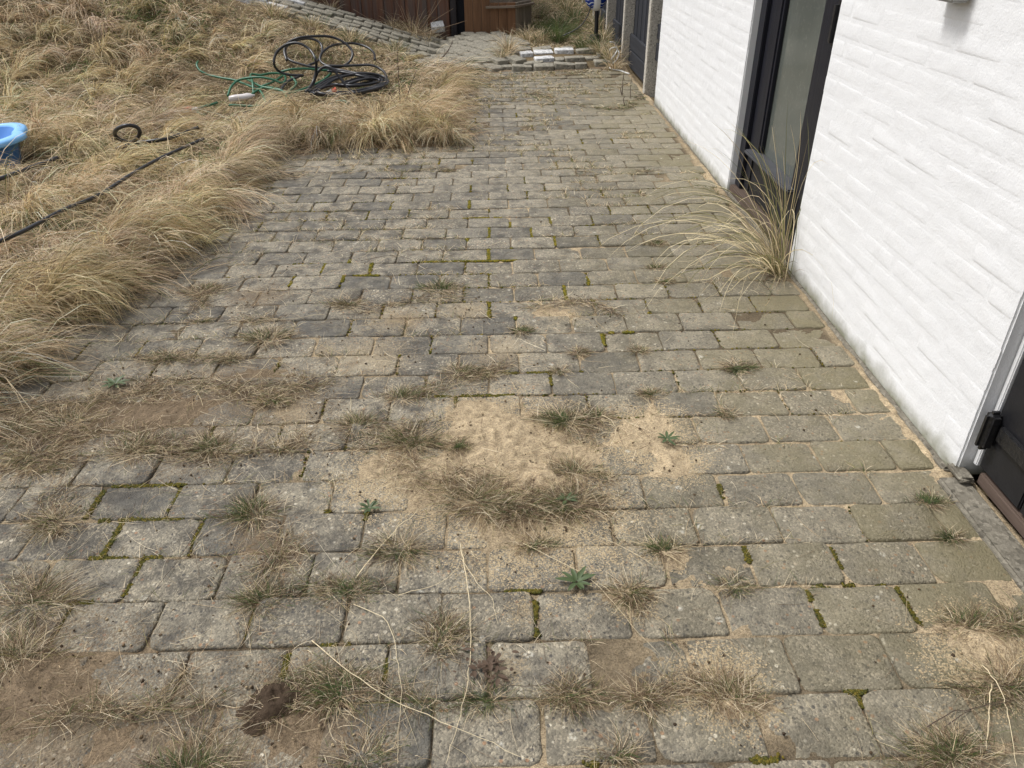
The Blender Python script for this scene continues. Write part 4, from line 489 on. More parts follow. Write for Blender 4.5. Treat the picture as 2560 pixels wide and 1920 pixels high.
# faint moss elsewhere in the upper patio joints
n=5200; p=np.c_[rng.uniform(-2.1,.4,n),np.round(rng.uniform(5,46,n))*RP+rng.normal(0,.003,n)]
p=p[(lawn_d(p[:,0],p[:,1])<-.05)&(fbm(p[:,0],p[:,1],2.5,71,3)>.6)]; mp.append(p)
n=9000; k=rng.integers(3,44,n); u=rng.integers(-12,4,n)+np.where(k%2==1,0,.5); p=np.c_[u*CP+rng.normal(0,.0035,n),(k+rng.random(n))*RP]
p=p[(lawn_d(p[:,0],p[:,1])<-.05)&(p[:,0]<.5)&(vnoise(u*3.3,k*2.7,1,73)[:]>.72)]; mp.append(p)
mp=np.vstack(mp); r=rng.uniform(.0018,.0046,len(mp))*np.where(mp[:,0]>-.1,.75,1)*np.clip(1+.12*mp[:,1],1,1.5); mc=np.array([(.085,.08,.02),(.12,.105,.022),(.06,.065,.02),(.16,.125,.025)])[rng.integers(0,4,len(mp))]*rng.uniform(.7,1.2,len(mp))[:,None]
yl=(mp[:,1]>1.4)[:,None]; mc=np.where(yl,mc*np.array([1.5,1.45,1.0]),mc)
V,Fc,Cv=blobs(np.c_[mp,und(mp[:,0],mp[:,1])-.0015],r,np.full(len(mp),.75),mc)
MM=Mat('moss',.95,.1); a_=MM.n('Attribute',attribute_name='Col').outputs['Color']; MOSS=MM.done(a_,MM.bump(MM.noise(MM.pos(),600,2),.003))
tag(link('moss',npmesh('moss',V,Fc,Cv,True),MOSS),'yellow-green moss cushions growing in the paver joints','moss',kind='stuff')

# ------------------------------------------------------------------ house
house=tag(empty('white_house',(.556,.67,0),(0,0,-math.atan(.0128))),'white painted brick house with dark doors along the right side','house')
WH=2.45; TH=.24
def brick_var(seed,wd=.228,hg=.0547):
    rr=np.random.default_rng(seed); u=np.array([0,.025,.06,.12,.3,.7,.88,.94,.975,1]); v=np.array([0,.06,.14,.3,.5,.7,.86,.94,1])
    UU,VV=np.meshgrid(u,v); prof=(1-np.abs(2*UU-1)**13)*(1-np.abs(2*VV-1)**5)
    tl=rr.normal(0,.0004,2); am=rr.uniform(.0005,.0013)
    X=-(am*prof+prof*(tl[0]*(UU-.5)*2+tl[1]*(VV-.5)*2)+prof*rr.normal(0,.0002,UU.shape))+.0002
    P=np.c_[X.ravel(),((UU-.5)*wd).ravel(),((VV-.5)*hg).ravel()]
    n,m=UU.shape; idx=np.arange(n*m).reshape(n,m); F=np.stack([idx[:-1,:-1],idx[1:,:-1],idx[1:,1:],idx[:-1,1:]],-1).reshape(-1,4)
    return P,F
BV=[brick_var(i) for i in range(8)]
BM=[npmesh('brick',p,f,None,True) for p,f in BV]
def wall(y0,y1,zvis,name='wall'):
    ws=boxmesh('wall',TH,y1-y0,WH,.006,3); wo_=link(name,ws,WHITE,house,(TH/2-.0002,(y0+y1)/2,WH/2))
    rv=[];rf=[];o=0
    for c in range(int(WH/.0667)):
        z=.012+(c+.5)*.0667; off=(c%2)*.12
        y=y0-.24+off
        while y<y1:
            a=max(y,y0); b=min(y+.24,y1); y+=.24
            if b-a<.05: continue
            sc_=(b-a-.008)/.232; vi=random.randrange(8); loc=(-TH/2,(a+b)/2-(y0+y1)/2+random.gauss(0,.001),z-WH/2+random.gauss(0,.0012))
            if z<zvis:
                ob=link('brick',BM[vi],WHITE,wo_); ob.location=loc; ob.scale=(1,sc_,1); ob.rotation_euler=(random.gauss(0,.006),0,0)
            else:
                p,f=BV[vi]; rv.append(p*np.array([1,sc_,1])+np.array(loc)); rf.append(f+o); o+=len(p)
    if rv: tag(link('brickwork',npmesh('brickwork',np.vstack(rv),np.vstack(rf),None,True),WHITE,wo_),kind='stuff')
wall(0,1.44,1.20); wall(2.5,4.86,1.05); wall(-3.6,-1.0,0)
link('wall',boxmesh('wall',TH,1.06,.35,.004),WHITE,house,(TH/2,1.97,2.275)); link('wall',boxmesh('wall',TH,1.0,.35,.004),WHITE,house,(TH/2,-.5,2.275))
box('roof',-.25,5.2,-3.8,5.1,2.45,2.60,flat('roof_felt',(.05,.05,.055),.8),house,.01)
box('interior_floor',.2,5,-3.5,4.8,.0,.06,flat('dark_floor',(.06,.05,.045)),house,.002)
for (a,b,c,d) in ((4.9,5.14,-3.6,4.86),(.24,4.9,-3.6,-3.36),(.24,4.9,4.62,4.86)): box('wall',a,b,c,d,.001,2.44,WHITE,house,.004)
# door 1 (glazed)
fx=.036
fr=box('door_frame',fx,fx+.09,2.405,2.497,.055,2.08,NAVY,house,.004); 
box('door_frame',fx,fx+.09,1.443,1.52,.055,2.08,NAVY,house,.004); box('door_frame',fx,fx+.09,1.52,2.405,2.0,2.08,NAVY,house,.004)
dr=box('door',fx+.02,fx+.062,1.523,2.402,.062,.27,NAVY,house,.003)
def dpart(name,x0,x1,y0,y1,z0,z1,m,bev=.003,par=dr):
    L=par.location; return box(name,x0-L.x,x1-L.x,y0-L.y,y1-L.y,z0-L.z,z1-L.z,m,par,bev)
dpart('stile',fx+.02,fx+.062,2.25,2.402,.2705,1.999,NAVY); dpart('stile',fx+.008,fx+.062,1.523,1.70,.2705,1.999,NAVY); dpart('top_rail',fx+.02,fx+.062,1.701,2.249,1.9,1.998,NAVY)
g_=dpart('glass_pane',fx+.045,fx+.052,1.701,2.249,.29,1.899,GLASS,0)
dpart('glazing_bead',fx+.026,fx+.044,2.225,2.2485,.30,1.899,NAVY,.002); dpart('glazing_bead',fx+.026,fx+.044,1.702,1.722,.30,1.899,NAVY,.002)
lg=dpart('drip_ledge',fx-.028,fx+.05,1.64,2.33,.272,.292,flat('ledge_worn_paint',(.06,.062,.068),.55,.4,.4,12),.006); 
dpart('panel_groove',fx+.013,fx+.0195,1.62,1.63,.075,.262,BLACKW,.001); dpart('panel_groove',fx+.013,fx+.0195,2.30,2.31,.075,.262,BLACKW,.001)
dpart('threshold',fx-.025,fx+.12,1.443,2.497,.012,.054,THRESH,.005)
dpart('step',-.004,fx-.026,1.443,2.497,-.02,.02,PLINTH,.004)
dpart('hinge',fx-.034,fx+.012,1.47,1.515,.90,1.06,METALB,.014); dpart('hinge',fx-.02,fx+.005,1.56,1.59,.12,.19,METALB,.006)
# door 2 (black boarded)
fx=.058
box('door_frame',.036,.15,-.020,-.003,.05,2.08,flat('white_gloss_paint',(.80,.80,.80),.4,.4,.03),house,.003)
box('door_frame',.05,.15,-.997,-.96,.05,2.08,BLACKW,house,.003)
d2=box('door',fx+.012,fx+.05,-.958,-.022,.058,2.05,BLACKW,house,.002)
for i in range(5):
    a=-.957+i*.1868; L=d2.location; box('board',fx-.02-L.x,fx+.0115-L.x,a-L.y+.002,a+.183-L.y,.058-L.z,2.05-L.z,BLACKW,d2,.004)
L=d2.location
box('hinge',-.004-L.x,.04-L.x,-.056-L.y,-.022-L.y,.125-L.z,.245-L.z,METALB,d2,.013,3)
box('hinge_strap',.024-L.x,.0375-L.x,-.30-L.y,-.063-L.y,.17-L.z,.215-L.z,METALB,d2,.003)
box('threshold',.035,.16,-.998,-.043,.012,.05,THRESH,house,.005)
box('plinth',-.05,.034,-1.0,-.004,-.06,.0075,PLINTH,house,.01,3,.001); box('plinth',-.012,.034,-.05,.028,.0076,.03,PLINTH,house,.008,3,.003)
box('plinth',-.016,.02,.03,1.46,-.06,.005,PLINTH,house,.008,3,.001); box('plinth',-.012,.02,2.5,4.86,-.06,.004,PLINTH,house,.008,3,.001)
lb=tag(link('wall_box',boxmesh('wall_box',.05,.13,.16,.006),flat('grey_box_plastic',(.33,.33,.31),.5),None,(WX(1.31)-.032,1.31,1.215),(0,0,-.0128)),'small grey box mounted high on the white wall','box')

# ------------------------------------------------------------------ fence
fence=tag(empty('garden_fence',(.63,5.55,0)),'dark vertical-board fence with pale concrete posts beyond the house','fence')
PX=.66
for y in (5.97,7.32,8.56,9.85,11.2,12.6): box('post',PX-.055-.63,PX+.05-.63,y-5.55-.05,y-5.55+.05,-.05,1.9,CONC,fence,.008)
box('post',.662-.63,.73-.63,.02,.13,-.05,.34,CONC,fence,.01)
for y0,y1 in ((5.58,5.92),(6.02,7.27),(7.37,8.51),(8.61,9.80),(9.9,11.15),(11.25,12.55)):
    n=max(3,round((y1-y0)/.105)); wd=(y1-y0)/n
    for i in range(n): box('board',.70-.63+.004*(i%2),.72-.63+.004*(i%2),y0+i*wd+.002-5.55,y0+(i+1)*wd-.002-5.55,.30,1.85,FENCEW,fence,.003,1)
    for (za,zb) in ((.0,.165),(.168,.31)):
        if y0<5.6: za,zb=za+.26,zb+.24
        box('rail',.672-.63,.697-.63,y0-5.55-.0,y1-5.55,za+.01,zb,FENCEH,fence,.004,1)

# ------------------------------------------------------------------ garden path behind the patio
path=tag(empty('garden_path',(-2,8.4,0)),kind='structure')
pm=[npmesh('paver',*(lambda v,a,b:(v,[a,b]))(*paver_mesh('paver',.206,.132,.07,seed=50+i)),None,True) for i in range(5)]
pp=[npmesh('paver',*(lambda v,a,b:(v,[a,b]))(*paver_mesh('paver',.204,.136,.07,seed=70+i)),None,True) for i in range(3)]
def pth(x,y,z,rz=0,tx=0,ty=0,pale=False,s=1):
    o=link('paver',random.choice(pp if pale else pm),PALE if pale else PATHM,path,(x+2,y-8.4,z),(tx,ty,rz)); o.scale=(s,1,1); return o
for r_ in range(6):
    Y=8.02+r_*.137
    for i in range(18):
        x=-4.6+i*.211+(r_%2)*.105
        if x>-1.25-.0*r_: continue
        z=.305*max(0,-x-1.42)+.09*(Y-8)+.03+random.gauss(0,.006)
        pth(x,Y+random.gauss(0,.004),z,random.gauss(0,.02),random.gauss(0,.03),.28+random.gauss(0,.03),(x<-3.0 and r_<2 and random.random()<.6) or (x<-2.2 and random.random()<.12))
# curved link from the path down to the patio
dx_,dy_=.507,-.862
for r_ in range(10):
    for i in range(-2,8):
        t=i*.211+.105*(r_%2); x=-1.66+.862*.139*r_+dx_*t; y=7.96+.507*.139*r_+dy_*t
        if y<7.17 or y>8.75 or x>-.42 or x<-1.85 or (y>7.98 and x<-1.38): continue
        z=float(ground_h(x,y))+.035+random.gauss(0,.006)
        pth(x,y,z,math.atan2(dy_,dx_)+random.gauss(0,.03),random.gauss(0,.03),.10+random.gauss(0,.03))
# lifted, tilted pale pavers behind the patio
LB=[(-.36,7.52,.11,.13,1),(-.177,7.60,.105,.2,1),(.04,7.60,.125,.2,1),(-.185,7.35,.085,.2,1),(.128,7.35,.085,.2,2),(-.026,7.33,.075,.09,0),(.263,7.62,.12,.19,0),(.31,7.38,.075,.14,0),(-.30,7.24,.06,.2,0),(-.2,7.13,.05,.2,0),(.176,7.16,.055,.12,0),(.011,7.16,.055,.21,0),(-.47,7.36,.05,.2,0),(-.42,7.13,.045,.2,0),(-.62,7.2,.035,.2,0),(-.6,7.45,.06,.2,0),(.42,7.26,.06,.2,0),(.48,7.5,.1,.2,0),(-.40,7.78,.11,.2,0),(-.18,7.80,.11,.2,0),(-.62,7.8,.1,.2,0),(-.75,7.62,.07,.2,0),(-.85,7.95,.1,.2,0),(.05,7.82,.10,.2,0),(-.62,8.1,.12,.2,0),(-.40,8.12,.12,.2,0),(-.86,8.22,.11,.2,0),(-.5,8.42,.12,.2,0),(-.74,8.45,.12,.2,0),(-1.0,8.5,.1,.2,0)]
for (x,y,z,wd,kd) in LB: pth(x,y,z+.004,random.gauss(.06,.07),random.gauss(.05,.05),random.gauss(-.03,.05),kd==1,wd/.206)
pth(-1.36,8.9,.235,.12,.35,-.12,True,.75)

# ------------------------------------------------------------------ shed and cabinet
shed=tag(empty('brown_shed',(-1.1,9.05,0)),'dark brown boarded shed behind the stone path','shed')
x=-1.22; i=0
while x>-5.4:
    wd=random.uniform(.115,.14); o_=box('board',x-wd+.003+1.1,x+1.1,(.0,.006)[i%2],.026,-.05,2.1,SHEDW,shed,.004,1); x-=wd; i+=1
box('corner_post',-1.205+1.1,-1.135+1.1,-.012,.07,-.05,2.1,wood_mat('dark_post',(.03,.027,.03),(.07,.06,.058),'z'),shed,.004)
box('gap_shade_panel',-1.134+1.1,-1.04+1.1,.05,.07,-.05,2.05,flat('gap_shade_black',(.008,.009,.014)),shed,.003)  # black panel beside the post; the gap's shade is put into its colour
box('wall',-5.4+1.1,-1.14+1.1,.075,2.2,-.05,2.09,SHEDW,shed,.004); box('roof',-5.6+1.1,-.9+1.1,-.0,2.4,2.11,2.2,flat('shed_felt',(.05,.05,.05),.9),shed,.01)
cab=tag(empty('wooden_counter',(-.72,8.8,.06)),'orange-brown wooden counter with projecting ledge beside the shed','counter')
for i in range(6):
    x0=-1.03+i*.1; x1=x0+.097; top_=.48 if i<3 else .40
    if i<3: top_=1.0
    box('board',x0+.72,x1+.72,0,.02,.0,top_,ORANGE,cab,.003,1,0)
for i in range(8):
    a=i*.041; ob=box('side_board',-.02,.0,-.0195,.0195,0,.40,GREYW,cab,.003,1); ob.location=(-.425+.72+a*.62,.03+a*.95,.2); ob.rotation_euler=(0,0,-.58)
box('back_panel',-1.03+.72,-.25+.72,.33,.35,.0,.40,GREYW,cab,.003)
def ledge(bm):
    pts=[(-.78,8.755),(-.44,8.745),(-.20,9.05),(-.22,9.16),(-.78,9.16)]
    b=[bm.verts.new((x+.72,y-8.8,.345+.012*(x+.78))) for x,y in pts]; t=[bm.verts.new((v.co.x,v.co.y,v.co.z+.022)) for v in b]
    bm.faces.new(t); bm.faces.new(b[::-1])
    for i in range(5): j=(i+1)%5; bm.faces.new((b[i],b[j],t[j],t[i]))
link('ledge',bmmesh('ledge',ledge),wood_mat('ledge_wood',(.24,.18,.13),(.36,.29,.22),'x'),cab,(0,0,.0))
for i in range(5): box('upper_board',-.74+i*.058+.72,-.685+i*.058+.72,.22,.235,.37,.75,GREYW,cab,.003,1)

# ------------------------------------------------------------------ blue object on a black stand
bl=tag(empty('blue_bag',(.41,8.0,.2)),'blue and white patterned plastic bag over a black stand by the fence','bag')
def bag(bm):
    bmesh.ops.create_uvsphere(bm,u_segments=28,v_segments=20,radius=1)
    for v in bm.verts:
        z=v.co.z; a=math.atan2(v.co.y,v.co.x); k=1+.06*math.sin(3*a+z*2)+.03*math.sin(7*a)
        s_=.135*k*(1-.18*max(0,-z)**2); v.co=Vector((v.co.x*s_,v.co.y*s_*.8,z*.19+.43))
MB=Mat('blue_white_plastic',.25,.5); p=MB.obj(); xyz=MB.sep(p)
wob=MB.noise(p,9,2); stripe=MB.ramp(MB.math('ABSOLUTE',MB.math('ADD',xyz[0],MB.math('MULTIPLY_ADD',wob,.03,-.015))),[(.034,1),(.037,0)])
sw=MB.n('TexWave'); sw.bands_direction='Z'; MB.l(p,sw.inputs['Vector']); sw.inputs['Scale'].default_value=9; sw.inputs['Distortion'].default_value=9; sw.inputs['Detail'].default_value=0; sw.inputs['Detail Scale'].default_value=1.2
sq=MB.ramp(sw.outputs['Fac'],[(.86,0),(.9,1)])
c=MB.mix(sq,(.012,.045,.30),(.72,.78,.86)); c=MB.mix(stripe,c,(.85,.86,.86))
low=MB.ramp(xyz[2],[(.262,1),(.275,0)]); c=MB.mix(low,c,(.75,.76,.76))
link('bag',bmmesh('bag',bag,True),MB.done(c),bl)
V,F=tube([[(0.01,0,-.05),(.012,0,.15),(.0,0,.40)]],.022,8,4); link('stand',npmesh('stand',V,F,None,True),METALB,bl)
def foot(bm): bmesh.ops.create_cone(bm,cap_ends=True,segments=16,radius1=.075,radius2=.05,depth=.06)
link('foot',bmmesh('foot',foot),METALB,bl,None or None or bl and bl and None or None) if False else link('foot',bmmesh('foot',foot),METALB,bl,(0,0,-.02))
V,F=tube([[(-.06,-.05,.30),(-.09,-.07,.22),(-.16,-.1,.12),(-.26,-.12,.06),(-.36,-.12,.02)]],.006,6,8); link('cord',npmesh('cord',V,F,None,True),METALB,bl)

# ------------------------------------------------------------------ hoses, bottle, basin and small litter
RUB=Mat('black_hose_rubber',.35,.5); RUBB=RUB.done(RUB.mix(RUB.noise(RUB.pos(),12,3),(.012,.012,.014),(.03,.03,.034)))
GRH=Mat('green_hose_plastic',.4,.5); GRHM=GRH.done(GRH.mix(GRH.noise(GRH.pos(),9,3),(.012,.085,.04),(.035,.16,.085)))
V,F=tube([np.array(h)+[0,0,.035] for h in DATA['black']]+[np.array(DATA['black'][i])+o_ for i,o_ in ((3,[.05,-.05,.05]),(4,[-.04,.06,.045]),(3,[-.03,.10,.03]))],.0108,8,7); tag(link('black_hose',npmesh('black_hose',V,F,None,True),RUBB),'thick black hose heaped in loose loops on the lawn','hose')
V,F=tube([np.array(h)+[0,0,.02] for h in DATA['green']],.0095,8,7); tag(link('green_hose',npmesh('green_hose',V,F,None,True),GRHM),'green garden hose tangled left of the black hose loops','hose')
V,F=tube([smooth(DATA['blackA'],.035,1)],.012,9,1); tag(link('black_pipe',npmesh('black_pipe',V,F,None,True),RUBB),'black pipe with one upright ring loop on the lawn','pipe')
V,F=tube([smooth(DATA['blackB'],.055,4)],.0115,9,1); tag(link('black_pipe',npmesh('black_pipe',V,F,None,True),RUBB),'short stretch of black pipe below the blue basin','pipe')
V,F=tube([smooth(DATA['blackC'],.045,7)],.0095,9,1); tag(link('black_pipe',npmesh('black_pipe',V,F,None,True),RUBB),'long black pipe running parallel to the patio edge','pipe')
WCAB=flat('white_cable_plastic',(.72,.72,.70),.4,.4,.05)
V,F=tube([DATA['cable'],DATA['cable2']],.006,6,7); tag(link('white_cable',npmesh('white_cable',V,F,None,True),WCAB),'looped white cable hanging by the first fence gap','cable')
# crushed white bottle
b0,b1=np.array(DATA['bottle'][0]),np.array(DATA['bottle'][1])
def bottle(bm):
    prof=[(0,.0),(.005,.028),(.05,.034),(.12,.030),(.15,.033),(.175,.026),(.19,.013),(.205,.012),(.206,0)]
    rings=[]
    for i,(z,r_) in enumerate(prof):
        rings.append([bm.verts.new((z,r_*math.cos(t)*(1+.12*math.sin(3*t+i)),r_*.8*math.sin(t))) for t in np.linspace(0,2*math.pi,14,endpoint=False)])
    for a,b in zip(rings[:-1],rings[1:]):
        for i in range(14): j=(i+1)%14; bm.faces.new((a[i],a[j],b[j],b[i]))
dv=b1-b0
o=tag(link('plastic_bottle',bmmesh('plastic_bottle',bottle,True),flat('milky_plastic',(.62,.58,.56),.35,.5,.12,25),None,tuple(b0+np.array([-.02,0,.02])),(0,-.05,math.atan2(dv[1],dv[0]))),'milky white plastic bottle lying against the green hose','bottle')
rb=empty('hose_connector',DATA['red'][0]); tag(rb,'small red and white hose connector among the black loops','connector')
RED=flat('orange_red_plastic',(.72,.11,.05),.4,.4,.05); WPL=flat('white_plastic',(.8,.8,.78),.4,.4,.05)
def cyl(r1,r2,d):
    def f(bm): bmesh.ops.create_cone(bm,cap_ends=True,segments=12,radius1=r1,radius2=r2,depth=d)
    return f
link('collar',bmmesh('collar',cyl(.018,.022,.04)),RED,rb,(.01,0,.03),(0,1.2,.3)); link('body',bmmesh('body',cyl(.016,.016,.05)),WPL,rb,(-.028,0,.02),(0,1.2,.3))
rb2=empty('hose_connector',DATA['red'][1]); tag(rb2,'orange-red hose connector at the loose green hose end','connector')
link('collar',bmmesh('collar',cyl(.02,.024,.05)),RED,rb2,(0,0,.03),(0,1.4,.1)); link('body',bmmesh('body',cyl(.014,.014,.05)),WPL,rb2,(.045,0,.03),(0,1.4,.1))
def rock(seed,r_):
    rr=random.Random(seed)
    def f(bm):
        bmesh.ops.create_icosphere(bm,subdivisions=2,radius=r_)
        for v in bm.verts: v.co=Vector((v.co.x*1.2,v.co.y,v.co.z*.6))*(1+rr.gauss(0,.08))
    return f
s0=DATA['stone'][0]; tag(link('stone',bmmesh('stone',rock(3,.03),True),PALE,None,(s0[0],s0[1],s0[2]+.015)),'pale stone lying in the short grass behind the hoses','stone')
# blue scalloped basin
bas=empty('blue_basin',(-4.01,3.80,.005)); tag(bas,'light blue plastic basin with scalloped rim on the lawn','basin')
def lathe_scallop(prof,seg=96):
    V=[];
    for (r_,z) in prof:
        for i in range(seg):
            a=2*math.pi*i/seg; s_=1+.11*(abs(math.cos(3.5*a))-.5)*min(1,r_/.3); V.append((r_*s_*math.cos(a),r_*s_*math.sin(a),z+.012*(abs(math.cos(3.5*a))-.5)))
    F=[]
    for k in range(len(prof)-1):
        for i in range(seg): j=(i+1)%seg; F.append((k*seg+i,k*seg+j,(k+1)*seg+j,(k+1)*seg+i))
    return npmesh('basin',np.array(V),np.array(F),None,True)
BLUE=flat('light_blue_plastic',(.22,.50,.86),.35,.45,.08,6); DBLUE=flat('mid_blue_plastic',(.07,.22,.55),.4,.45,.12,6)
link('rim',lathe_scallop([(.33,.205),(.338,.218),(.35,.222),(.385,.219),(.40,.209),(.404,.190),(.395,.182),(.38,.19)]),BLUE,bas)
link('bowl',lathe_scallop([(.02,.03),(.2,.03),(.25,.05),(.31,.16),(.33,.205)]),flat('inner_blue_plastic',(.10,.28,.68),.4,.45,.1,6),bas)
link('outer_wall',lathe_scallop([(.379,.189),(.345,.17),(.31,.0),(.30,-.05)]),DBLUE,bas)

# ------------------------------------------------------------------ lawn grass
pathmask=lambda X,Y: ((X>-1.5)&(X<-.7)&(Y>6.75)&(Y<8.6))|((Y>7.9)&(Y<8.85)&(X<-1.15)&(X>-4.8))|((X>-1.45)&(X<.55)&(Y>7.05)&(Y<7.9)&(Y<7.75+.0*X))|((Y>8.86)&(X<-1.0))|((X>-1.06)&(X<-.2)&(Y>8.78)&(Y<9.3))
def infr(P,m=140):
    px,py,pz=proj(P); return (px>-m)&(px<2560+m)&(py>-m-60)&(py<1920+m)
hosepts=np.vstack([np.array(h)[:,:2] for h in DATA['black']+DATA['green']])
def short_zone(X,Y):
    d=np.min((X[:,None]-hosepts[None,::3,0])**2+(Y[:,None]-hosepts[None,::3,1])**2,1)**.5
    s=1-sstep(d,.12,.42)
    back=sstep(Y,6.3,7.2)*sstep(X,-4.2,-3.2)
    return np.maximum(s,np.maximum(.75*back,sstep(Y,7.25,7.5)*sstep(X,-5.5,-5)))
pipes=np.vstack([catmull(DATA[k],6)[:,:2] for k in ('blackA','blackB','blackC')])
def pipe_d(X,Y): return np.min((X[:,None]-pipes[None,::2,0])**2+(Y[:,None]-pipes[None,::2,1])**2,1)**.5
def flow(X,Y):
    a=R(-18)+2.0*(fbm(X,Y,.75,91,2)-.5)+.9*(fbm(X,Y,2.6,95,2)-.5)
    edge=lawn_d(X,Y)
    front=(X>-2.25)&(Y<5.2)&(Y>4.2)
    return np.where(front,R(-90)+1.2*(fbm(X,Y,2,97,2)-.5),a)
lawn_area=lambda X,Y:(lawn_d(X,Y)>.0)&~pathmask(X,Y)&(X<.62)&~((X+4.01)**2+(Y-3.8)**2<.44**2)
# 1 thatch: short tangled undergrowth
B=Blades()
n=420000; X=rng.uniform(-9,.62,n); Y=rng.uniform(.6,12.5,n); m=lawn_area(X,Y)&(lawn_d(X,Y)>.03); X,Y=X[m],Y[m]
Pz=ground_h(X,Y); m=infr(np.c_[X,Y,Pz]); X,Y,Pz=X[m],Y[m],Pz[m]
dist=np.hypot(X-CAM[0],Y-CAM[1]); keep=rng.random(len(X))<np.clip(1.25-dist*.05,.5,1); X,Y,Pz,dist=X[keep],Y[keep],Pz[keep],dist[keep]
bare=fbm(X,Y,1.7,35,3); keep=(bare>.36)|(rng.random(len(X))<.25); X,Y,Pz,dist=X[keep],Y[keep],Pz[keep],dist[keep]
if len(X)>100000: s_=rng.permutation(len(X))[:100000]; X,Y,Pz,dist=X[s_],Y[s_],Pz[s_],dist[s_]
N=len(X); gz=fbm(X,Y,1.4,33,3); g=np.clip((gz-.46)*2.6,0,.6)
c=pick(N,0.0,.22,.10); gm=rng.random(N)<g+.06; c[gm]=GREEN[rng.integers(0,4,gm.sum())]*rng.uniform(1.0,2.0,gm.sum())[:,None]
szt=short_zone(X,Y); pdt=pipe_d(X,Y)
B.add(np.c_[X,Y,Pz-.01],rng.uniform(0,2*np.pi,N),rng.uniform(.05,.13,N)*(1-.45*szt)*np.clip(.35+pdt*5,0,1),rng.uniform(.2,1.3,N),rng.uniform(.6,1.8,N),.0020+.0005*dist,c,3,ground_h)
tag(link('lawn_thatch',B.mesh('lawn_thatch'),GRASS),'short tangled dry and green undergrowth of the lawn','grass',kind='stuff')
# 2 long combed tussock grass
B=Blades()
def spaced(n,rad0,rad1,x0,x1,y0,y1,dmin):
    X=rng.uniform(x0,x1,n); Y=rng.uniform(y0,y1,n); m=lawn_area(X,Y)&(lawn_d(X,Y)>dmin); X,Y=X[m],Y[m]
    m=infr(np.c_[X,Y,ground_h(X,Y)],200); X,Y=X[m],Y[m]; acc=[]; cell={}
    for i in range(len(X)):
        dd=math.hypot(X[i]-CAM[0],Y[i]-CAM[1]); rad=rad0+rad1*dd; k=(int(X[i]//.5),int(Y[i]//.5)); ok=True
        for a in (-1,0,1):
            for b in (-1,0,1):
                for (u_,v_) in cell.get((k[0]+a,k[1]+b),()):
                    if (u_-X[i])**2+(v_-Y[i])**2<rad*rad: ok=False
        if ok: cell.setdefault(k,[]).append((X[i],Y[i])); acc.append(i)
    return X[acc],Y[acc]
def edge_line():
    ey=np.arange(.85,4.3,.15)+rng.normal(0,.03,23)
    ex=np.interp(ey,[-5,0.9,1.4,2.0,2.7,4.3],[-2.65,-2.50,-2.42,-2.32,-2.24,-2.21])-.07+rng.normal(0,.035,len(ey))
    fx2=np.arange(-2.12,-1.05,.15)+rng.normal(0,.03,8); fy2=np.full(len(fx2),4.38)+rng.normal(0,.03,len(fx2))
    ry=np.arange(4.45,6.5,.17); rx=np.full(len(ry),-1.12)+rng.normal(0,.03,len(ry))
    return np.r_[ex,fx2,rx],np.r_[ey,fy2,ry]
def tuss(TX,TY,n0,rr0,L0,L1,hg,spr,edge=False,bendr=(1.3,2.5)):
    sz=short_zone(TX,TY); pdm=pipe_d(TX,TY)
    for i in range(len(TX)):
        dd=math.hypot(TX[i]-CAM[0],TY[i]-CAM[1])
        lush=(1.0-.8*sz[i])*float(np.clip((.25 if not edge else .6)+max(0,pdm[i]-.06)*3.0,0,1))
        if lush<.3 and (edge or n0>150 or random.random()<.5): continue
        big=random.uniform(.65,1.25)
        nb=int(1.15*n0*(.5+.55*lush)*big*np.clip(5.0/dd,.7,1.35))
        if edge:
            fa=R(-20) if TX[i]<-2.0 and TY[i]<4.3 else (R(-85) if TY[i]<4.6 else R(-8)); fa+=random.gauss(0,.55)
        else: fa=float(flow(np.array([TX[i]]),np.array([TY[i]]))[0])+random.gauss(0,.25)
        nl=max(3,nb//13); li=rng.integers(0,nl,nb)
        if edge and random.random()<.16: continue
        # blades hang together in locks
        lr=abs(rng.normal(0,rr0*big,nl)); lt=rng.uniform(0,2*np.pi,nl)
        laz=fa+rng.normal(0,spr,nl)+.35*np.sin(lt-fa)*lr/max(rr0,.01)
        lup=np.clip(rng.normal(random.uniform(.5,1.0),.25,nl),.1,1.45); lL=rng.uniform(.6,1.25,nl)*random.uniform(L0,L1)*(.4+.6*lush); lb=rng.uniform(*bendr,nl); lc=rng.normal(0,.42,nl)
        px_=TX[i]+lr[li]*np.cos(lt[li])+rng.normal(0,.012,nb); py_=TY[i]+lr[li]*np.sin(lt[li])+rng.normal(0,.012,nb)
        hgt=hg*random.uniform(.5,1.3)*lush
        tone=random.uniform(.8,1.25)*np.array([1,random.uniform(.93,1.02),random.uniform(.84,1.06)])*np.ones((nl,1))*rng.uniform(.8,1.15,nl)[:,None]
        c=pick(nb,.02+.08*random.random()**3+.10*sz[i],.07,.10)*tone[li]
        stray=rng.random(nb)<.19; sa_=laz[li]+rng.normal(0,.11,nb); sa_[stray]+=rng.normal(0,1.5,stray.sum())
        z0=ground_h(px_,py_)
        B.add(np.c_[px_,py_,z0+hgt*np.exp(-(lr[li]/(rr0*1.4))**2)],sa_,lL[li]*rng.uniform(.75,1.1,nb),np.clip(lup[li]+rng.normal(0,.09,nb),.08,1.5),lb[li]+rng.normal(0,.12,nb),(.0013+.00036*dd)*rng.uniform(.6,1.3,nb),np.minimum(c,.9),5 if dd<5.5 else 4,floor_any,lc[li]+rng.normal(0,.12,nb))
X,Y=spaced(6000,.13,.008,-8.5,-.95,.7,9.5,.10); tuss(X,Y,60,.05,.16,.28,.02,.6)
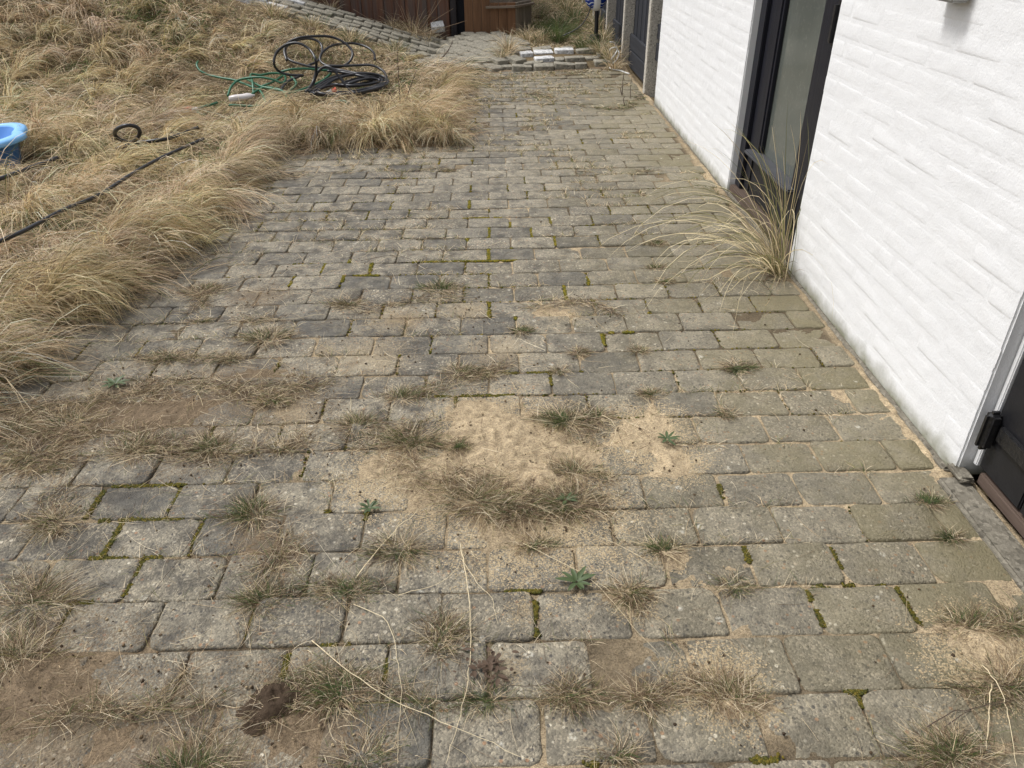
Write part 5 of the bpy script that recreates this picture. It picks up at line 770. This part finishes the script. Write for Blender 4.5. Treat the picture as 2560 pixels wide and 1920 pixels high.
X,Y=spaced(9000,.19,.010,-8.5,-1.0,.7,9.5,.14); tuss(X,Y,200,.085,.32,.55,.035,.45)
X,Y=edge_line(); tuss(X,Y,260,.075,.26,.46,.055,.60,True,(1.3,2.6))
X,Y=edge_line(); tuss(X-.08,Y+.02,150,.05,.2,.34,.06,.60,True)
# 3 scattered taller arching stems
n=2600; X=rng.uniform(-7,-1.0,n); Y=rng.uniform(1.2,8.5,n); m=lawn_area(X,Y); X,Y=X[m],Y[m]; m=infr(np.c_[X,Y,ground_h(X,Y)]); X,Y=X[m],Y[m]
m=(short_zone(X,Y)<.4); X,Y=X[m],Y[m]; N=len(X); dd=np.hypot(X-CAM[0],Y-CAM[1])
B.add(np.c_[X,Y,ground_h(X,Y)],flow(X,Y)+rng.normal(0,.6,N),rng.uniform(.35,.62,N),rng.uniform(.6,1.2,N),rng.uniform(1.2,2.2,N),.0018+.0004*dd,pick(N,.0,.05,.05)*1.08,6,floor_any,rng.normal(0,.4,N))
tag(link('long_dry_grass',B.mesh('long_dry_grass'),GRASS),'long straw-coloured wind-combed grass covering the lawn','grass',kind='stuff')
# 4 green clumps behind the patio and far background growth
B=Blades()
def clump(x,y,n,r_,L,g,up=1.2,w_=.006,floor=floor_any,az=None,br=.1):
    a=rng.uniform(0,2*np.pi,n); q=abs(rng.normal(0,r_*.5,n)); px_=x+q*np.cos(a); py_=y+q*np.sin(a)
    B.add(np.c_[px_,py_,floor(px_,py_)-.004],a if az is None else az+rng.normal(0,.5,n),L*rng.uniform(.5,1.15,n),np.clip(rng.normal(up,.3,n),.1,1.55),rng.uniform(.6,2.0,n),w_*rng.uniform(.6,1.1,n),pick(n,g,br),4,floor,rng.normal(0,.4,n))
for (x,y,n,r_,L,g) in [(.02,8.35,130,.12,.30,.85),(.28,7.85,110,.12,.22,.7),(.45,7.75,90,.1,.25,.6),(.1,9.3,120,.2,.25,.6),(-.1,10.2,120,.3,.3,.5),(.3,10.5,120,.3,.35,.3),(-.3,9.9,120,.14,.30,.05),(.2,11.5,200,.5,.4,.2),(-.6,11.6,200,.5,.4,.15),(-.3,8.45,120,.16,.22,.05),(-.15,8.35,120,.16,.2,.1),(.5,7.3,90,.09,.28,.1),(.5,7.05,60,.06,.2,.05),(.42,7.5,80,.1,.25,.2),(-.55,7.62,100,.07,.3,.02),(-.62,7.42,60,.06,.2,.2),(-1.65,8.86,130,.12,.42,.02),(-1.5,8.7,110,.12,.3,.02),(-1.52,8.85,120,.1,.2,.05),(-1.9,8.92,60,.08,.3,.05),(-.92,7.02,120,.10,.1,.85),(-1.15,6.75,110,.1,.12,.6),(-.95,6.2,110,.1,.12,.7),(-2.62,8.98,60,.06,.25,.02),(-2.47,1.2,150,.06,.10,.9),(-2.50,1.02,130,.07,.09,.9),(-2.55,1.4,100,.06,.12,.8),(.15,8.9,160,.25,.22,.75),(-.1,9.0,140,.2,.2,.7),(.35,9.6,140,.2,.25,.6),(0,8.6,120,.2,.15,.6),(-2.2,7.7,140,.15,.18,.25),(-1.75,7.75,140,.13,.2,.3),(-1.75,7.55,120,.1,.14,.25),(-2.6,7.75,120,.15,.2,.15),(-3.0,7.78,140,.16,.2,.08),(.6,9.2,80,.1,.3,.3),(.55,8.4,90,.12,.3,.3)]:
    clump(x,y,n*2,r_,L,g,1.15)
tag(link('background_grass',B.mesh('background_grass'),GRASS),'green and straw grass clumps around the path and shed','grass',kind='stuff')

# ------------------------------------------------------------------ grass in the patio joints and loose straw
B=Blades()
n=60000; k=rng.integers(-3,50,n); horiz=rng.random(n)<.62
u=rng.integers(-12,4,n)+np.where(k%2==1,0,.5)
X=np.where(horiz,rng.uniform(-2.5,.5,n),u*CP+rng.normal(0,.006,n)); Y=np.where(horiz,k*RP+rng.normal(0,.006,n),(k+rng.random(n))*RP)
dens=fbm(X,Y,3.2,101,3); left=sstep(-X,-.2,1.6); farr=sstep(Y,4.4,6.4); nearL=sstep(-X,.2,1.4)*(1-sstep(Y,.9,1.9))
thr=.63-.10*left-.09*farr-.07*nearL
m=(dens>thr)&(lawn_d(X,Y)<.0)&(X<WX(Y)-.03); X,Y=X[m],Y[m]; N=len(X)
c=pick(N,.12,.18,.18)
B.add(np.c_[X,Y,und(X,Y)-.006],rng.uniform(0,2*np.pi,N),rng.uniform(.02,.06,N),rng.uniform(.2,1.2,N),rng.uniform(.4,1.6,N),(.0009+.0005*Y.clip(0)),c,3,und)
for (pts,wd,nb,gr) in DATA['bands']:
    nb=int(nb*(1.05 if pts[0][1]>.75 else .7)); wd*=.8
    C=catmull(np.c_[np.array(pts),np.zeros(len(pts))],10)[:,:2]; t=rng.random(nb)*(len(C)-1); i0=t.astype(int); fr_=(t-i0)[:,None]
    p=C[i0]*(1-fr_)+C[np.minimum(i0+1,len(C)-1)]*fr_; dirv=C[np.minimum(i0+1,len(C)-1)]-C[i0]; da=np.arctan2(dirv[:,1],dirv[:,0])
    p=p+rng.normal(0,wd*.5,(nb,2))*np.array([1,.8]); keep=(fbm(p[:,0],p[:,1],7,111,3)>.42)&(lawn_d(p[:,0],p[:,1])<.02)&(p[:,0]<WX(p[:,1])-.03); p=p[keep]; da=da[keep]; nn=len(p)
    B.add(np.c_[p,top(p[:,0],p[:,1])-.002],da+rng.choice([0,np.pi],nn)+rng.normal(0,.95,nn),rng.uniform(.025,.095,nn),rng.uniform(.0,.5,nn),rng.uniform(.2,1.3,nn),.0010+.0004*p[:,1].clip(0),pick(nn,gr,.40,.10)*.85,4,top,rng.normal(0,.9,nn))
tag(link('joint_grass',B.mesh('joint_grass'),GRASS),'thin dry grass sprouting along the paver joints','grass',kind='stuff')
B=Blades()
n=17000; X=rng.uniform(-2.4,.45,n); Y=rng.uniform(-.3,6.9,n)
near=np.zeros(n)
for (a,b,r_,h,kd) in DATA['sand']: near=np.maximum(near,np.exp(-((X-a)**2+(Y-b)**2)/(r_*1.5)**2))
pr=.07+.62*near+.38*sstep(-X,.5,1.7)*(1-sstep(Y,2.6,3.4))+.08*sstep(Y,4,6); m=(rng.random(n)<pr)&(lawn_d(X,Y)<.02)&(X<WX(Y)-.05); X,Y=X[m],Y[m]; N=len(X)
B.add(np.c_[X,Y,top(X,Y)+.003],rng.uniform(0,2*np.pi,N),rng.uniform(.03,.17,N)*rng.uniform(.4,1,N),rng.uniform(0,.18,N),rng.uniform(-.1,.5,N),.0009+.0003*Y.clip(0),pick(N,.0,.28,.03)*.9,4,top,rng.normal(0,.7,N))
tag(link('straw_litter',B.mesh('straw_litter'),GRASS),'loose straw and dead stems scattered over the pavers','straw',kind='stuff')
# crumbs of soil and grit
n=9500; X=rng.uniform(-2.4,.5,n); Y=rng.uniform(-.25,4.2,n); near=np.zeros(n)
for (a,b,r_,h,kd) in DATA['sand']: near=np.maximum(near,np.exp(-((X-a)**2+(Y-b)**2)/(r_*1.25)**2)*(1 if kd else .55))
m=(rng.random(n)<.03+.9*near)&(lawn_d(X,Y)<0)&(X<WX(Y)-.03); X,Y=X[m],Y[m]; r_=rng.uniform(.0012,.0042,len(X))
cc=np.array([(.10,.07,.045),(.16,.115,.07),(.42,.33,.21),(.07,.05,.035)])[rng.integers(0,4,len(X))]
V,Fc,Cv=blobs(np.c_[X,Y,top(X,Y)+r_*.4],r_,np.full(len(X),.8),cc,.25)
tag(link('soil_crumbs',npmesh('soil_crumbs',V,Fc,Cv),SAND),'soil crumbs and grit lying on the pavers','grit',kind='stuff')

# ------------------------------------------------------------------ individual tufts
for (xy,r_,L,n,g,lab) in DATA['tufts']:
    r_*=.85; L*=.80; B=Blades(); x,y=xy; y=y+.65*(round(y/RP)*RP-y); root=float(top(x,y)); n=int(n*2.6)
    a=rng.uniform(0,2*np.pi,n); q=np.minimum(abs(rng.normal(0,r_*.42,n)),r_*.75); px_=q*np.cos(a)*1.5; py_=q*np.sin(a)*.6; lum=rng.normal(0,r_*.2,(4,2)); li=rng.integers(0,4,n); px_+=lum[li,0]*1.2; py_+=lum[li,1]*.7
    ln_=random.uniform(0,6.28); spread=np.arctan2(py_/r_*1.0+.45*math.sin(ln_),px_/r_+.45*math.cos(ln_))+rng.normal(0,.8,n)
    fl=lambda X_,Y_,x=x,y=y,root=root: top(X_+x,Y_+y)-root
    el=np.clip(random.uniform(.65,1.1)-q/r_*.75+rng.normal(0,.3,n),.05,1.5)
    c=pick(n,g*.5,.36,.14)*.88; core=q<r_*.35; gm=core&(rng.random(n)<g); c[gm]=GREEN[rng.integers(0,4,gm.sum())]
    Ln=L*.75*rng.uniform(.35,1.15,n)
    B.add(np.c_[px_,py_,fl(px_,py_)-.004],spread,Ln,el,rng.uniform(.5,2.2,n),(.0011+.0004*max(y,0))*rng.uniform(.7,1.3,n),c,4,fl,rng.normal(0,.8,n),xmax=lambda P,x=x,y=y:WX(P[:,1]+y)-.006-x)
    # flattened dead skirt
    k=int(n*.55); a=rng.uniform(0,2*np.pi,k); q=r_*rng.uniform(.15,.55,k)
    B.add(np.c_[q*np.cos(a),q*np.sin(a),fl(q*np.cos(a),q*np.sin(a))],a+rng.normal(0,.7,k),L*rng.uniform(.5,1.25,k),rng.uniform(.05,.5,k),rng.uniform(.4,1.3,k),(.0009+.0003*max(y,0)),pick(k,.02,.36,.05)*.9,4,fl,rng.normal(0,.6,k),xmax=lambda P,x=x,y=y:WX(P[:,1]+y)-.006-x)
    tag(link('grass_tuft',B.mesh('grass_tuft'),GRASS,None,(x,y,root)),lab,'grass tuft','grass tufts growing between the pavers')
# tall arching grass beside the glazed door
B=Blades(); bx,by=.515,2.06
n=80; a=R(190)+rng.normal(0,.6,n)+rng.choice([0,-.25,.35],n); L=rng.uniform(.45,1.0,n); e=np.clip(rng.normal(.95,.28,n),.35,1.5)
xm=lambda P:np.where(P[:,1]+by<2.10,WX(P[:,1]+by)-.012-bx,.60-bx)
fl=lambda X_,Y_: und(X_+bx,Y_+by)
m_=rng.random(n)<.68
c=np.where(m_[:,None],np.array([(.80,.68,.44)])*rng.uniform(.85,1.15,n)[:,None],np.array([(.23,.22,.09)])*rng.uniform(.7,1.2,n)[:,None])
B.add(np.c_[rng.normal(0,.018,n),rng.normal(0,.03,n),np.zeros(n)],a,L,e,rng.uniform(1.2,2.7,n),rng.uniform(.003,.0048,n),c,9,fl,rng.normal(0,.35,n),1.5,xm)
n=42; a=R(120)+rng.normal(0,.9,n); B.add(np.c_[rng.normal(0,.02,n),rng.normal(0,.03,n),np.zeros(n)],a,rng.uniform(.35,.75,n),np.clip(rng.normal(1.35,.12,n),.9,1.55),rng.uniform(.2,1.5,n),rng.uniform(.003,.0045,n),np.where((rng.random(n)<.5)[:,None],np.array([(.16,.17,.07)]),np.array([(.50,.40,.22)])),9,fl,rng.normal(0,.3,n),1.6,xm)
n=90; a=rng.uniform(R(90),R(270),n); B.add(np.c_[rng.normal(0,.03,n),rng.normal(0,.04,n),np.zeros(n)],a,rng.uniform(.08,.25,n),rng.uniform(.5,1.4,n),rng.uniform(.5,1.8,n),.003,pick(n,.08,.35,.1),5,fl,None,1.3,xm)
tag(link('tall_grass_plant',B.mesh('tall_grass_plant'),GRASS,None,(bx,by,0)),'tall arching pale grass at the foot of the glazed door','grass plant')
# leafy weeds
LEAF=Mat('weed_leaf',.5,.35); LF=LEAF.done(LEAF.mix(LEAF.noise(LEAF.pos(),60,3),(.035,.06,.022),(.085,.115,.045)))
DLEAF=Mat('dead_leaf',.7,.2); DF=DLEAF.done(DLEAF.mix(DLEAF.noise(DLEAF.pos(),45,3),(.045,.03,.02),(.12,.08,.055)))
def leafmesh(items):
    V=[];F=[];o=0
    for it_ in items:
        az,L,wd,e,z0,r0=it_[:6]; ox,oy=it_[6:] if len(it_)>6 else (0,0)
        for s_ in range(7):
            t=s_/6; hw=wd*math.sin(math.pi*min(1,.12+t*.88))**.7*.5 if s_<6 else .0005; rad=r0+L*t*math.cos(e); z=z0+L*t*math.sin(e)-.9*L*t*t*max(0,e)*.6
            cx=rad*math.cos(az)+ox; cy=rad*math.sin(az)+oy; nx_,ny_=-math.sin(az),math.cos(az)
            V+= [(cx+nx_*hw,cy+ny_*hw,z+.18*hw*2),(cx,cy,z),(cx-nx_*hw,cy-ny_*hw,z+.18*hw*2)]
            if s_: F+=[(o+s_*3-3,o+s_*3-2,o+s_*3+1,o+s_*3),(o+s_*3-2,o+s_*3-1,o+s_*3+2,o+s_*3+1)]
        o+=21
    return npmesh('leaves',np.array(V),np.array(F),None,True)
for (xy,L,n,lab) in DATA['ros']:
    it=[(i*2.4+random.gauss(0,.2),L*random.uniform(.65,1.1),L*random.uniform(.18,.28),random.uniform(.05,.6),.004,.003) for i in range(n+4)]
    tag(link('leafy_weed',leafmesh(it),LF,None,(xy[0],xy[1],float(top(*xy))+.004)),lab,'weed','leafy weeds between the pavers')
x,y=DATA['dead'][0]; it=[(random.uniform(0,6.3),random.uniform(.008,.026),random.uniform(.004,.012),random.uniform(-.3,.7),random.uniform(.0,.014),0,random.gauss(0,.022),random.gauss(0,.017)) for i in range(44)]
tag(link('dead_leaf_cluster',leafmesh(it),DF,None,(x,y,float(top(x,y))+.004)),'crumpled reddish-brown dead leaves between pavers near the bottom','dead leaves')
# dark soil clod
x,y=DATA['clod'][0]
gxx=np.linspace(-.16,.16,90); GU,GV=np.meshgrid(gxx,gxx)
gg=np.exp(-((GU/.085)**2+(GV/.05)**2)); cr=fbm(GU+5,GV+3,38,131,4); cr2=fbm(GU+5,GV+3,120,137,2)
gg=np.clip(gg*(.2+1.7*fbm(GU+2,GV+7,14,139,3))-.12,0,1); HZ=.036*gg*(.25+1.2*cr)+.010*(cr2-.5)*np.clip(gg*3,0,1)-.006-.01*(1-np.clip(gg*6,0,1))
ci=np.arange(8100).reshape(90,90); CF=np.stack([ci[:-1,:-1],ci[:-1,1:],ci[1:,1:],ci[1:,:-1]],-1).reshape(-1,4); ok_=(gg.ravel()[CF].min(1)>.03); CF=CF[ok_]
cu,cv=np.unique(CF,return_inverse=True); clodm=npmesh('soil_clod',np.c_[GU.ravel(),GV.ravel(),HZ.ravel()][cu],cv.reshape(CF.shape),None,True)
CL=Mat('dark_soil',.95,.1); CLM=CL.done(CL.mix(CL.noise(CL.pos(),90,4,.7),(.04,.028,.02),(.11,.078,.052)),CL.bump(CL.noise(CL.pos(),140,4,.75),.008))
tag(link('soil_clod',clodm,CLM,None,(x,y,.004),(0,0,.6)),'dark crumbly soil clod with roots at the lower left','soil clod')
# single stems
PALEST=flat('pale_straw',(.62,.52,.34),.6,.3,.18,40); DARKST=flat('dark_twig',(.09,.065,.05),.8,.2,.3,40)
for (pts,wd,lab) in DATA['stems']:
    pts=np.array(pts); C=catmull(np.c_[pts,np.zeros(len(pts))],5)
    C[1:-1,:2]+=rng.normal(0,.0012,(len(C)-2,2)); z=top(C[:,0],C[:,1])+.006+.006*np.abs(np.sin(np.linspace(0,7,len(C)))); C[:,2]=z
    o0=C[0].copy(); V,F=tube([C-o0],wd*.30,6,1,(1,.4))
    tag(link('dry_straw',npmesh('dry_straw',V,F,None,True),DARKST if 'dark' in lab else PALEST,None,tuple(o0)),lab,'stem','dry stems lying on the patio')
# bare twigs standing by the hoses and along the shed
def twig(name,base,tips,rad,lab,m=DARKST):
    b=np.array(base,float); paths=[]
    for t in tips: t=np.array(t,float); mid=(b+t)/2+rng.normal(0,.015,3); paths.append([b*0,mid-b,t-b])
    V,F=tube(paths,rad,6,6,(1,.4)); tag(link(name,npmesh(name,V,F,None,True),m,None,tuple(b)),lab,'twig','bare twigs')
twig('bare_twig',(-1.42,5.05,.04),[(-1.42,5.15,.50),(-1.28,5.08,.36),(-1.52,5.0,.28)],.005,'forked bare twig standing in the lawn right of the hoses')
twig('bare_twig',(-1.62,5.0,.05),[(-1.86,5.1,.22)],.004,'leaning bare twig left of the forked one')
twig('bare_twig',(-1.28,7.3,.05),[(-1.12,7.62,.22)],.008,'dark bent twig leaning over the lower path pavers')
twig('bare_twig',(.40,5.85,.0),[(.41,5.87,.22),(.43,5.84,.1)],.004,'short bare stalk before the first concrete post')
twig('bare_twig',(.46,5.78,.0),[(.465,5.8,.16)],.003,'thin bare stalk right of the short one before the post')
twig('bare_twig',(.36,5.45,.0),[(.365,5.46,.075)],.004,'very short stub of a stalk on the far pavers')
PT=flat('dry_weed_stalk',(.34,.24,.16),.8,.2,.2)
twig('dry_weed',(-1.62,8.72,.12),[(-1.2,8.6,.62),(-1.35,8.7,.5),(-1.15,8.68,.42),(-1.0,8.6,.3),(-1.75,8.7,.45),(-2.0,8.6,.36),(-1.5,8.6,.7),(-2.3,8.7,.42)],.004,'spindly dry weed with many branches before the shed boards',PT)
